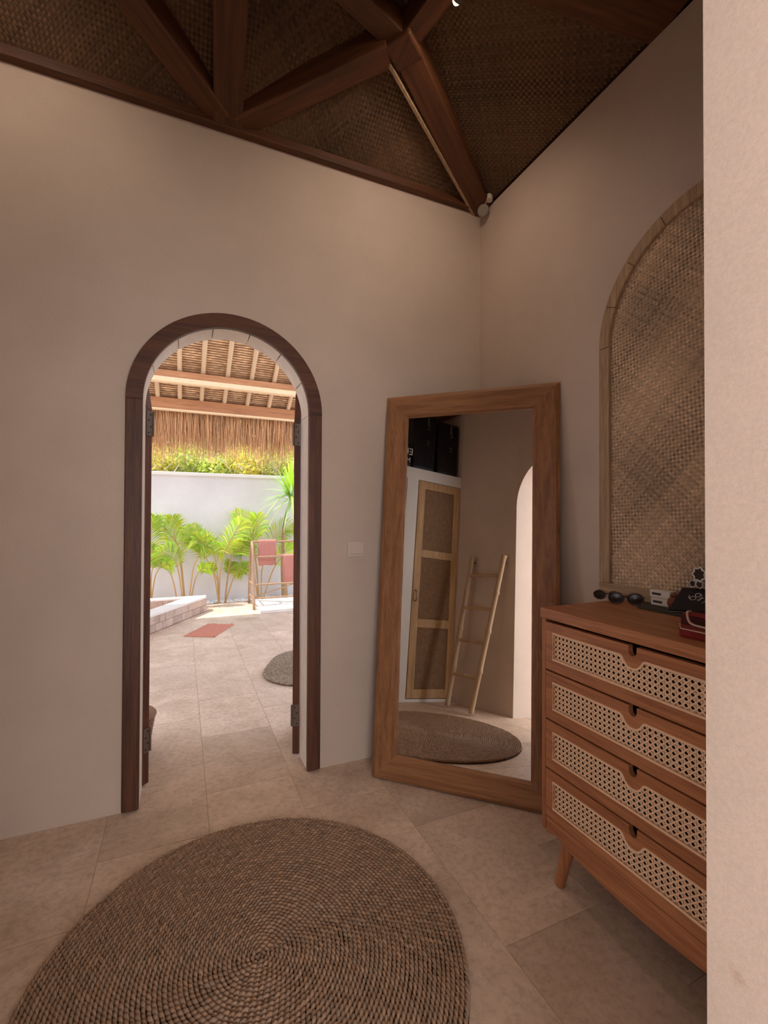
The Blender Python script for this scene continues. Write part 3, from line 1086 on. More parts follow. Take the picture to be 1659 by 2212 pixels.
mb.add([tuple(p) for p in q] + [tuple(p + up_) for p in q], [(0, 1, 2, 3), (7, 6, 5, 4), (0, 4, 5, 1), (1, 5, 6, 2), (2, 6, 7, 3), (3, 7, 4, 0)])
mb.build('pages', M['greymark'], bk)
# logo: two tailed loops, small letters, a stroke
e2n = (e2 - e1n * e2.dot(e1n)).normalized()
LC = A + e1 * 0.46 + e2 * 0.60 + nn * 0.0012
ax_ = (e1n * 0.72 + e2n * 0.70).normalized()
ay_ = (-e1n * 0.70 + e2n * 0.72).normalized()


def LG(x, y):
    return LC + (ax_ * x + ay_ * y) * 1.2


lg = MB()
for cx_, fl_ in ((-0.010, 1), (0.010, 1)):
    lg.tube([LG(cx_ + 0.0085 * cos(a), 0.0062 * sin(a)) for a in [2 * pi * i / 18 for i in range(18)]], 0.0009, 6, closed=True)
lg.tube([LG(-0.0175, 0.001), LG(-0.0165, 0.0065), LG(-0.012, 0.011), LG(-0.006, 0.0125)], 0.0009, 6)
lg.tube([LG(0.0125, -0.002), LG(0.0175, -0.007)], 0.0009, 6)
lg.build('logo', M['mark'], bk)


def text_mesh(body, size):
    cu = bpy.data.curves.new('lettering', 'FONT')
    cu.body = body
    cu.size = size
    cu.extrude = 0.0002
    cu.align_x = 'CENTER'
    cu.align_y = 'CENTER'
    to = bpy.data.objects.new('lettering', cu)
    COL.objects.link(to)
    bpy.context.view_layer.update()
    dg = bpy.context.evaluated_depsgraph_get()
    me = bpy.data.meshes.new_from_object(to.evaluated_get(dg))
    vs = [v.co.copy() for v in me.vertices]
    fs = [tuple(p.vertices) for p in me.polygons]
    bpy.data.objects.remove(to)
    bpy.data.curves.remove(cu)
    bpy.data.meshes.remove(me)
    return vs, fs


def put_text(body, size, org, ex_, ey_, parent, mat, name='lettering'):
    vs, fs = text_mesh(body, size)
    ez_ = ex_.cross(ey_)
    mb_ = MB()
    mb_.add([tuple(org + ex_ * v.x + ey_ * v.y + ez_ * v.z) for v in vs], fs)
    return mb_.build(name, mat, parent, recalc=False)


put_text('SUNS', 0.0105, LG(0.001, -0.0135), ax_, ay_, bk, M['mark'])
MB().tube([LG(-0.010, -0.026), LG(0.014, -0.026)], 0.0006, 6).build('stroke', M['mark'], bk)

# red cloth pile and cord
t = thing('red_wallet', (-0.33, -1.50, T), 'red fabric wallet lying under the maroon pouch at the front of the dresser top', 'wallet')
MB().prism([(-0.325, -1.435), (-0.27, -1.68), (-0.375, -1.70), (-0.385, -1.475)], lambda u, v, d: (u, v, T + d), 0.0, 0.022).build('body', M['red'], t, bevel=0.006)
MB().tube([(-0.33, -1.44, T + 0.023), (-0.384, -1.478, T + 0.023), (-0.376, -1.69, T + 0.023)], 0.0016, 6).build('piping', M['cord'], t)
t = thing('maroon_pouch', (-0.20, -1.48, T), 'dark maroon folded pouch behind the white cord and under the black card', 'pouch')
MB().prism([(-0.255, -1.392), (-0.165, -1.36), (-0.145, -1.62), (-0.265, -1.64)], lambda u, v, d: (u, v, T + d), 0.0, 0.034).build('body', M['maroon'], t, bevel=0.007)
MB().prism([(-0.255, -1.398), (-0.212, -1.384), (-0.202, -1.615), (-0.262, -1.632)], lambda u, v, d: (u, v, T + d), 0.0345, 0.040).build('flap', M['red'], t, bevel=0.002)
mb = MB().tube(smooth_path([(-0.225, -1.405, T + 0.043), (-0.252, -1.412, T + 0.044), (-0.283, -1.435, T + 0.028), (-0.325, -1.475, T + 0.0265), (-0.335, -1.52, T + 0.0265), (-0.34, -1.60, T + 0.0265)], 30), 0.0034, 8)
tag(mb.build('cord', M['cord'], smooth=True), 'thick white cord trailing over the red wallet', 'cord')


def ornament(cy, cz, r, label):
    t_ = thing('hair_ornament', (-0.02, cy, T + 0.0), label, 'ornament', 'wavy rimmed brown ornaments')
    n_ = 48
    rim = [(-0.030, cy + (r + 0.12 * r * cos(7 * a)) * cos(a), cz + (r + 0.12 * r * cos(7 * a)) * 1.12 * sin(a)) for a in [2 * pi * i / n_ for i in range(n_)]]
    MB().tube(rim, r * 0.15, 6, closed=True).build('rim', M['mark'], t_, smooth=True)
    MB().prism([(p[1], p[2]) for p in rim], YZ(-0.030), -0.001, 0.004).build('disc', M['umber'], t_)
    return t_


ornament(-1.310, 1.108, 0.020, 'largest brown ornament with wavy white rim behind the black card')
ornament(-1.288, 1.074, 0.010, 'small brown white-rimmed ornament on the left under the largest one')
ornament(-1.311, 1.074, 0.011, 'small brown white-rimmed ornament on the right under the largest one')

# ---- big round seagrass rug
import numpy as np


def braid(paths, width, length, tilt, mat, name, z, seed, lift=1.0, tint=(0.8, 1.15)):
    """paths: lists of 2D points; every strand lump is a tapered, tilted roll"""
    r = np.random.RandomState(seed)
    C_, T_ = [], []
    for pts in paths:
        P = np.array(pts)
        d = np.linalg.norm(np.diff(P, axis=0), axis=1)
        s_ = np.concatenate([[0], np.cumsum(d)])
        n_ = max(3, int(s_[-1] / (length * 0.62)))
        t_ = np.linspace(0, s_[-1], n_, endpoint=False) 
        x = np.interp(t_, s_, P[:, 0])
        y = np.interp(t_, s_, P[:, 1])
        x2 = np.interp(t_ + 1e-3, s_, P[:, 0])
        y2 = np.interp(t_ + 1e-3, s_, P[:, 1])
        tg = np.stack([x2 - x, y2 - y], 1)
        tg /= np.linalg.norm(tg, axis=1)[:, None] + 1e-9
        C_.append(np.stack([x, y], 1))
        T_.append(tg)
    C_ = np.concatenate(C_)
    T_ = np.concatenate(T_)
    N = len(C_)
    an = np.arctan2(T_[:, 1], T_[:, 0]) + tilt + r.normal(0, 0.10, N)
    ca, sa = np.cos(an), np.sin(an)
    us = np.array([-0.5, -0.32, 0.05, 0.36, 0.5])
    rr = np.array([0.25, 0.85, 1.0, 0.7, 0.2])
    hz = np.array([-0.2, 0.10, 0.22, 0.0, -0.35])
    seg = 6
    base, tri = [], []
    for i in range(5):
        for k in range(seg):
            a = 2 * pi * k / seg
            base.append((us[i] * length * 1.1, rr[i] * width * 0.43 * cos(a), (rr[i] * 0.60 * sin(a) + hz[i] * 1.6) * width))
    base = np.array(base)
    fs = []
    for i in range(4):
        for k in range(seg):
            k2 = (k + 1) % seg
            fs.append((i * seg + k, i * seg + k2, (i + 1) * seg + k2, (i + 1) * seg + k))
    fs = np.array(fs)
    sc = r.uniform(0.86, 1.16, N)
    V = base[None] * sc[:, None, None]
    X = C_[:, None, 0] + V[:, :, 0] * ca[:, None] - V[:, :, 1] * sa[:, None]
    Y = C_[:, None, 1] + V[:, :, 0] * sa[:, None] + V[:, :, 1] * ca[:, None]
    Zc = z + V[:, :, 2] * lift
    Zc = np.maximum(Zc, 0.001)
    vs = np.stack([X, Y, Zc], -1).reshape(-1, 3)
    FF = (fs[None] + (np.arange(N) * len(base))[:, None, None]).reshape(-1, 4)
    me = bpy.data.meshes.new(name)
    me.vertices.add(len(vs))
    me.vertices.foreach_set('co', vs.ravel())
    me.loops.add(FF.size)
    me.loops.foreach_set('vertex_index', FF.ravel().astype(np.int32))
    me.polygons.add(len(FF))
    me.polygons.foreach_set('loop_start', np.arange(0, FF.size, 4, dtype=np.int32))
    me.update(calc_edges=True)
    me.validate()
    tn = r.uniform(tint[0], tint[1], N)
    hue = r.uniform(-0.05, 0.05, N)
    colr = np.stack([tn * (1 + hue), tn, tn * (1 - hue), np.ones(N)], 1)
    colr = np.repeat(colr, len(fs) * 4, axis=0)
    at = me.color_attributes.new('Col', 'FLOAT_COLOR', 'CORNER')
    at.data.foreach_set('color', colr.ravel().astype(np.float32))
    me.polygons.foreach_set('use_smooth', [True] * len(me.polygons))
    me.materials.append(mat)
    return me


RGC, RGR, RW = (-1.437, -0.925), 0.608, 0.0128
sp_pts = []
turns = RGR / RW
n_ = int(turns * 90)
for i in range(n_):
    th = 2 * pi * turns * i / n_
    rad = RW * th / (2 * pi)
    sp_pts.append((RGC[0] + rad * cos(th), RGC[1] + rad * sin(th)))
rug = thing('round_rug', (RGC[0], RGC[1], 0), 'large round braided seagrass rug lying in the middle of the room', 'rug')
me = braid([sp_pts], RW * 0.98, 0.02594, radians(22), M['rug'], 'braid', 0.0095, 5)
o = bpy.data.objects.new('braid', me)
me.transform(Matrix.Translation((-RGC[0], -RGC[1], 0)))
o.parent = rug
o['kind'] = 'stuff'
COL.objects.link(o)
MB().lathe([(RGR, 0.001), (RGR, 0.004), (0.01, 0.0045)], (RGC[0], RGC[1], 0), 64).build('underlay', M['umber'], rug)

# ---- wardrobe (seen in the mirror)
WX = -2.414
wd = thing('wardrobe', (-2.7, -0.93, 0), 'pale plastered built-in wardrobe with tall cane panel doors seen in the mirror', 'wardrobe')
body = MB()
doors = [(-1.748, -1.24), (-1.112, -0.60)]
WT = 2.235
body.box2((-2.995, -1.752, 0.0), (WX - 0.06, -0.003, WT - 0.002))
body.build('carcass', M['white_plaster'], wd)
hole_l = [[(a, 0.03), (b_, 0.03), (b_, 2.12), (a, 2.12)] for a, b_ in doors]
MB().prism([(-1.752, 0.0), (-0.002, 0.0), (-0.002, WT), (-1.752, WT)], YZ(WX), -0.0595, 0.0, holes=hole_l).build('face_frame', M['white_plaster'], wd, bevel=0.006)
for k, (a, b_) in enumerate(doors):
    a, b_ = a + 0.006, b_ - 0.006
    dd = MB()
    rails = [(0.036, 0.115), (0.675, 0.755), (1.345, 1.42), (2.035, 2.114)]
    hol = []
    for r0, r1 in zip(rails[:-1], rails[1:]):
        hol.append([(a + 0.075, r0[1]), (b_ - 0.075, r0[1]), (b_ - 0.075, r1[0]), (a + 0.075, r1[0])])
    dl = MB().prism([(a, 0.036), (b_, 0.036), (b_, 2.114), (a, 2.114)], YZ(WX), -0.028, 0.004, holes=hol).build('door', M['ward_wood'], wd, bevel=0.003)
    for h_ in hol:
        MB().box2((WX - 0.022, h_[0][0] + 0.0005, h_[0][1] + 0.0005), (WX - 0.010, h_[2][0] - 0.0005, h_[2][1] - 0.0005)).build('cane_panel', M['cane_weave'], dl)
    yh = b_ - 0.03 if k == 0 else a + 0.03
    mb = MB()
    mb.tube([(WX + 0.004, yh, 0.92), (WX + 0.030, yh, 0.925), (WX + 0.034, yh, 0.97), (WX + 0.030, yh, 1.015), (WX + 0.004, yh, 1.02)], 0.0065, 8)
    mb.build('handle', M['steel'], dl, smooth=True)

# ---- suitcases on the wardrobe
def suitcase(y0, y1, h_, label, x1=-2.47, dep=0.26):
    t_ = thing('suitcase', (x1 - dep / 2, (y0 + y1) / 2, WT), label, 'suitcase', 'black suitcases on the wardrobe')
    mb_ = MB()
    mb_.box2((x1 - dep, y0, WT + 0.012), (x1, y1, WT + h_))
    sh = mb_.build('shell', M['black'], t_, bevel=0.03)
    for q_ in range(5):
        yy_ = y0 + (y1 - y0) * (0.2 + 0.15 * q_)
        MB().tube([(x1 + 0.001, yy_, WT + 0.06), (x1 + 0.001, yy_, WT + h_ - 0.05)], 0.004, 6).build('rib', M['black'], t_)
    for yy_ in (y0 + 0.05, y1 - 0.05):
        for xx_ in (x1 - 0.04, x1 - dep + 0.04):
            MB().tube([(xx_, yy_ - 0.012, WT + 0.014), (xx_, yy_ + 0.012, WT + 0.014)], 0.0135, 12).build('wheel', M['black'], t_)
    ym = y0 + (y1 - y0) * 0.42
    for zz_ in (0.30, 0.46):
        pts = [(x1 + 0.006, ym + 0.016 * cos(a), WT + h_ * zz_ / 0.6 + 0.022 * sin(a)) for a in [radians(60 + 240 * i / 10) for i in range(11)]]
        MB().tube(pts, 0.0035, 6).build('latch', M['steel'], t_)
    put_text('XOOM', 0.022, Vector((x1 + 0.003, ym, WT + h_ * 0.88)), Vector((0, 0, 1)), Vector((0, -1, 0)), t_, M['greymark'], 'lettering') if False else None
    for q_ in range(5):
        MB().box2((x1 + 0.0005, ym - 0.010, WT + h_ * 0.80 + q_ * 0.019), (x1 + 0.004, ym + 0.006, WT + h_ * 0.80 + q_ * 0.019 + 0.012)).build('letter_mark', M['greymark'], t_)
    MB().box2((x1 - dep * 0.7, (y0 + y1) / 2 - 0.05, WT + h_ + 0.0005), (x1 - dep * 0.3, (y0 + y1) / 2 + 0.05, WT + h_ + 0.02)).build('grip', M['black'], t_, bevel=0.006)
    return t_


suitcase(-1.735, -1.475, 0.60, 'black upright suitcase nearest the corner on top of the wardrobe')
suitcase(-1.455, -1.185, 0.63, 'black upright suitcase in the middle of the wardrobe top')
bg_ = thing('travel_bag', (-2.52, -1.06, WT), 'black bag with white letters lying at the front of the wardrobe top', 'bag')
MB().box2((-2.60, -1.16, WT + 0.002), (-2.435, -0.70, WT + 0.26)).build('body', M['black'], bg_, bevel=0.03)
MB().tube([(-2.52, -1.06, WT + 0.262), (-2.52, -1.02, WT + 0.32), (-2.52, -0.84, WT + 0.32), (-2.52, -0.80, WT + 0.262)], 0.010, 8).build('strap', M['black'], bg_)
put_text('EU', 0.10, Vector((-2.4335, -1.105, WT + 0.16)), Vector((0, 1, 0)), Vector((0, 0, 1)), bg_, M['mark'])
put_text('MJ', 0.07, Vector((-2.4335, -1.105, WT + 0.07)), Vector((0, 1, 0)), Vector((0, 0, 1)), bg_, M['mark'])

# ---- bamboo ladder against the wall behind (seen in the mirror)
ld = thing('bamboo_ladder', (-2.0, -1.58, 0), 'bamboo ladder with four rungs leaning on the wall, seen in the mirror', 'ladder')


def bamboo_pole(a, b_, r, seed, nodes=5, mat='bamboo', seg=12):
    rr_ = random.Random(seed)
    a, b_ = Vector(a), Vector(b_)
    pts, rs = [], []
    L = (b_ - a).length
    mb_ = MB()
    for i in range(nodes):
        t0, t1 = i / nodes, (i + 1) / nodes
        for t_, k in ((t0 + 0.002, 1.26), (t0 + 0.012, 1.0), (t0 + 0.5 / nodes, 0.97), (t1 - 0.012, 1.0), (t1 - 0.002, 1.26)):
            pts.append(a.lerp(b_, t_))
            rs.append(r * k)
    mb_.tube(pts, rs, seg)
    mb_.c = [g(rr_.uniform(0.85, 1.05)) for _ in mb_.c]
    tn = g(rr_.uniform(0.9, 1.05))
    mb_.c = [tn] * len(mb_.c)
    return mb_


LA, LA2 = Vector((-2.196, -1.554, 0.0)), Vector((-2.185, -1.765, 1.385))
LB, LB2 = Vector((-1.890, -1.588, 0.0)), Vector((-1.832, -1.860, 1.385))
for k, (a, b_) in enumerate(((LA, LA2), (LB, LB2))):
    d = (b_ - a).normalized()
    bamboo_pole(a + d * 0.010 + Vector((0, 0, 0.006)), b_, 0.023, 20 + k, 4).build('pole', M['ladder'], ld, smooth=True)
    MB().tube([b_ - d * 0.06 + Vector((0, -0.012, 0)), b_ - d * 0.06 + Vector((0, -0.038, 0))], 0.010, 10).build('peg', M['ladder'], ld)
for t_ in (0.215, 0.43, 0.645, 0.865):
    bamboo_pole(LA.lerp(LA2, t_), LB.lerp(LB2, t_), 0.016, int(t_ * 100), 2).build('rung', M['ladder'], ld, smooth=True)

# ================================================================ GARDEN BATHROOM
# ---- garden wall with a white cap
gw = MB().box2((-7.0, 5.17, -0.1), (5.0, 5.35, 1.915)).build('wall_garden', M['garden_plaster'])
tag(gw, kind='structure')
MB().box2((-7.0, 5.15, 1.9155), (5.0, 5.37, 1.965)).build('wall_cap', M['white_plaster'], gw, bevel=0.006)
w = MB().box2((-7.15, -0.0, -0.1), (-7.0, 5.35, 1.95))
tag(w.build('wall_garden_west', M['garden_plaster']), kind='structure')
# ---- hillside
hl = MB()
nx, ny = 30, 10
for j in range(ny + 1):
    for i in range(nx + 1):
        x, y = -9 + 17 * i / nx, 5.36 + 5 * j / ny
        hl.v.append((x, y, 1.55 + 0.55 * (y - 5.36) + 0.12 * sin(3 * x + y) + rnd.uniform(-0.08, 0.08) + (0.15 if j else -0.2)))
for j in range(ny):
    for i in range(nx):
        a = j * (nx + 1) + i
        hl.f.append((a, a + 1, a + nx + 2, a + nx + 1))
        hl.c.append(None)
tag(hl.build('hillside', M['earth'], recalc=False, smooth=True), kind='structure')


def shrub(c, rad, label, n_=330, seed=1, hue=0.0, twigs=6):
    r = random.Random(seed)
    t_ = thing('shrub', (c[0], c[1], c[2]), label, 'shrub', 'shrubs on the hillside')
    mb_ = MB()
    for _ in range(n_):
        v = Vector((r.gauss(0, 1), r.gauss(0, 1), r.gauss(0, 1))).normalized() * (r.uniform(0.45, 1.0))
        p = Vector((c[0] + v.x * rad[0], c[1] + v.y * rad[1], c[2] + rad[2] * (0.85 + v.z * 0.9)))
        ax = Vector((r.uniform(-1, 1), r.uniform(-1.3, 0.3), r.uniform(-0.2, 1.2))).normalized()
        sd = ax.orthogonal().normalized()
        q_ = Matrix.Rotation(r.uniform(0, 6.28), 3, ax)
        sd = q_ @ sd
        up2 = ax.cross(sd)
        s_ = r.uniform(0.022, 0.044)
        k = r.uniform(0.6, 1.25)
        tn = (k * (1.0 + hue + r.uniform(-0.15, 0.25)), k, k * r.uniform(0.5, 1.6))
        P = [p - sd * s_, p - sd * s_ * 0.2 + up2 * s_ * 0.55 + ax * s_ * 0.15, p + sd * s_, p - sd * s_ * 0.2 - up2 * s_ * 0.55 + ax * s_ * 0.15]
        mb_.add([tuple(x_) for x_ in P], [(0, 1, 2), (0, 2, 3)], tn)
    mb_.v = [(q_[0], max(q_[1], 5.385), q_[2]) for q_ in mb_.v]
    tag(mb_.build('foliage', M['bush'], t_, recalc=False), kind='stuff')
    for k in range(twigs):
        a = Vector((c[0] + r.uniform(-.25, .25) * rad[0], 0.1 + c[1] + r.uniform(-0.9, -0.3) * rad[1], c[2] - 0.1))
        b_ = a + Vector((r.uniform(-0.9, 0.9) * rad[0], r.uniform(-0.7, -0.2) * rad[1], r.uniform(0.5, 1.5) * rad[2]))
        mid = a.lerp(b_, 0.5) + Vector((r.uniform(-.1, .1), 0, r.uniform(-.05, .08)))
        MB().tube(smooth_path([a, mid, b_], 5), [0.014, 0.012, 0.010, 0.008, 0.006, 0.004], 5).build('branch', M['twig'], t_)
    return t_


shr = [(-2.75, 5.75, 1.75, 0.45, 'leftmost yellow green shrub just above the garden wall'),
       (-2.15, 5.62, 1.72, 0.34, 'yellow green shrub above the wall next to the left door leaf'),
       (-1.65, 5.85, 1.80, 0.36, 'sparse twiggy shrub above the wall over the tall left palm'),
       (-1.15, 5.62, 1.72, 0.30, 'green shrub at the middle of the wall top'),
       (-0.72, 5.68, 1.74, 0.36, 'bright lime shrub above the wall left of the strap-leaved tree'),
       (-0.22, 5.85, 1.80, 0.38, 'olive shrub on the hillside behind the strap-leaved tree'),
       (0.30, 5.70, 1.78, 0.40, 'rightmost shrub above the wall beside the door leaf'),
       (-2.4, 6.7, 2.35, 0.55, 'upper left shrub on the hill under the thatch fringe'),
       (-1.35, 6.8, 2.40, 0.55, 'upper middle shrub on the hill under the thatch fringe'),
       (-0.35, 6.7, 2.35, 0.55, 'upper right shrub on the hill under the thatch fringe'),
       (0.7, 6.8, 2.40, 0.55, 'farthest right shrub on the hill under the thatch fringe')]
for k, (x, y, z, s_, lb_) in enumerate(shr):
    shrub((x, y, z), (s_ * 1.15, s_ * 0.8, s_ * (1.25 if k < 7 else 0.9)), lb_, 1500 if k < 7 else 1500, 40 + k, 0.12 if k in (0, 1, 4) else -0.08, 14 if k in (2, 5) else 8)

# ---- thatched roof of the garden bathroom
PY, PZ, KS = 3.9, 2.70, 0.60
roof = thing('thatched_roof', (-1.0, 2.0, 2.6), 'thatched pavilion roof with timber beams over the garden bathroom', 'roof')
rx0, rx1 = -4.9, 1.6
rz_ = lambda y: PZ + 0.085 + KS * (PY - y)
sl = sqrt(1 + KS * KS)
MB().box2((rx0, PY - 0.045, PZ - 0.075), (rx1, PY + 0.045, PZ + 0.055)).build('eave_plate', M['roof_wood'], roof, bevel=0.004)
PY2 = 3.49
pz2 = rz_(PY2) - 0.115
MB().box2((rx0, PY2 - 0.045, pz2 - 0.015), (rx1, PY2 + 0.045, pz2 + 0.055)).build('purlin', M['roof_wood'], roof, bevel=0.004)
MB().box2((rx0, PY2 - 0.040, pz2 - 0.070), (rx1, PY2 + 0.050, pz2 - 0.0155)).build('purlin_batten', M['batten'], roof, bevel=0.003)
MB().box2((rx0, PY - 0.04, PZ - 0.092), (rx1, PY + 0.05, PZ - 0.0755)).build('plate_batten', M['batten'], roof, bevel=0.003)
k = 0
x = -4.3
while x < 1.5:
    r_ = 0.026
    y0, y1 = PY + 0.12, 0.30
    pts, rs = [], []
    for i in range(26):
        t_ = i / 25
        y = y0 + (y1 - y0) * t_
        pts.append((x + 0.01 * sin(5 * t_ + k), y, rz_(y) - 0.032))
        rs.append(r_ * (1.0 + 0.12 * ((i % 3) == 0)))
    mb = MB().tube(pts, rs, 10)
    mb.c = [g(1.0, 0.08)] * len(mb.c)
    mb.build('rafter', M['bamboo'], roof, smooth=True)
    x += 0.262 + rnd.uniform(-0.012, 0.012)
    k += 1
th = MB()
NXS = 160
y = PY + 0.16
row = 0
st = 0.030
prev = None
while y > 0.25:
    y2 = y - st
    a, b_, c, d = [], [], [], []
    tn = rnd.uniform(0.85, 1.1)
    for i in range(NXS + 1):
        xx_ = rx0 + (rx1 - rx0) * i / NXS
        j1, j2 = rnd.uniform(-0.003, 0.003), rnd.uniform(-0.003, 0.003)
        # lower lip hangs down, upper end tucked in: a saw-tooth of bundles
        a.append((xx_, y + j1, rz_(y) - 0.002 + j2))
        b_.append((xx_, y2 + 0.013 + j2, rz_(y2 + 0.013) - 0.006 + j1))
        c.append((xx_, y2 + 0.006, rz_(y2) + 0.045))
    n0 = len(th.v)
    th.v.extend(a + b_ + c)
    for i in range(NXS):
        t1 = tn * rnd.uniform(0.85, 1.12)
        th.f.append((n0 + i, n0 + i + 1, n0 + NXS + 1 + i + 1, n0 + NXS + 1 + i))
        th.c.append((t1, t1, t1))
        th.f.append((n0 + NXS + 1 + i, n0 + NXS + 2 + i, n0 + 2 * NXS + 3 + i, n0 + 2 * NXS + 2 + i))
        th.c.append((t1 * .42, t1 * .36, t1 * .32))  # recess faces tinted dark: shade between the rows put into the colour
    y = y2
    row += 1
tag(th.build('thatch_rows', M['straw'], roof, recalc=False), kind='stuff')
MB().add([], [])
mb = MB()
mb.add([(rx0, PY + 0.34, rz_(PY + 0.34) + 0.065), (rx1, PY + 0.34, rz_(PY + 0.34) + 0.065), (rx1, 0.2, rz_(0.2) + 0.065), (rx0, 0.2, rz_(0.2) + 0.065),
        (rx0, PY + 0.34, rz_(PY + 0.34) + 0.25), (rx1, PY + 0.34, rz_(PY + 0.34) + 0.25), (rx1, 0.2, rz_(0.2) + 0.25), (rx0, 0.2, rz_(0.2) + 0.25)],
       [(0, 3, 2, 1), (4, 5, 6, 7), (0, 1, 5, 4), (1, 2, 6, 5), (2, 3, 7, 6), (3, 0, 4, 7)])
mb.c = [(0.8, 0.8, 0.8)] * 6
mb.build('thatch_cover', M['straw'], roof, recalc=False)
fr = MB()
for i in range(6500):
    xx_ = rnd.uniform(-2.9, 0.9)
    yb = PY + rnd.uniform(0.07, 0.30)
    zt = rz_(yb) + rnd.uniform(0.02, 0.07)
    L = rnd.triangular(0.30, 0.76, 0.42) + 0.03 * sin(xx_ * 9)
    dx_ = rnd.gauss(0, 0.035)
    p0 = Vector((xx_, yb, zt))
    p1 = p0 + Vector((dx_ * 0.5, 0.035, -L * 0.5))
    p2 = p0 + Vector((dx_, 0.045, -L))
    k = rnd.uniform(0.55, 1.25)
    fr.tube([p0, p1, p2], [0.0028, 0.0026, 0.0012], 3, (k, k * 0.93, k * 0.85), caps=False)
tag(fr.build('thatch_fringe', M['straw'], roof, recalc=False), kind='stuff')

# ---- areca palms along the wall
def frond(pts2, ybase, dy, parent, seed, leaf=0.24, start=0.42, bright=1.0):
    r = random.Random(seed)
    n_ = len(pts2)
    P = [Vector((p[0], ybase + dy * (i / (n_ - 1)) ** 2, p[1])) for i, p in enumerate(pts2)]
    P[0].z = -0.02
    path = smooth_path(P, 40)
    st_ = MB().tube(path[::2], [0.0085 * (1 - 0.85 * i / 20) + 0.0015 for i in range(21)], 6, (1.35, 0.66, 3.0))
    mb_ = MB()
    mb_.v, mb_.f, mb_.c = st_.v, st_.f, st_.c
    i0 = int(40 * start)
    vw = Vector((0, -1, 0))
    for k in range(i0, 41):
        for h_ in (0,):
            idx = min(k + h_, 39.999)
            a = path[int(idx)].lerp(path[min(int(idx) + 1, 40)], idx - int(idx))
            t_ = (path[min(int(idx) + 1, 40)] - path[max(int(idx) - 1, 0)]).normalized()
            u = (idx - i0) / (40 - i0)
            L = leaf * (0.35 + 1.0 * sin(pi * min(1, 0.18 + 0.82 * u)) ** 0.8) * r.uniform(0.85, 1.1)
            if u > 0.97:
                L *= 0.8
            side = t_.cross(vw)
            if side.length < 0.2:
                side = Vector((1, 0, 0))
            side.normalize()
            for sg in (-1, 1):
                dv = (side * sg * (0.95 - 0.35 * u) + t_ * (0.55 + 0.5 * u) + Vector((0, r.uniform(-0.35, 0.15), 0.10))).normalized()
                m1 = a + dv * L * 0.55
                e_ = a + dv * L + Vector((0, 0, -0.22 * L))
                wv = dv.cross(vw + Vector((0, 0, r.uniform(-.4, .4)))).normalized() * 0.0088
                q_ = r.uniform(0.75, 1.2) * bright
                tn = (q_ * r.uniform(0.75, 1.35), q_, q_ * r.uniform(0.5, 1.8))
                kx = Vector((0, -0.004, 0))
                mb_.add([tuple(a - wv * 0.4), tuple(a + wv * 0.4), tuple(m1 + wv), tuple(m1 + kx), tuple(m1 - wv), tuple(e_)],
                        [(0, 1, 3), (1, 2, 3), (0, 3, 4), (2, 5, 3), (3, 5, 4)], tn)
    mb_.v = [(p[0], min(p[1], 5.13), p[2]) for p in mb_.v]
    return mb_.build('frond', M['frond'], parent, recalc=False)


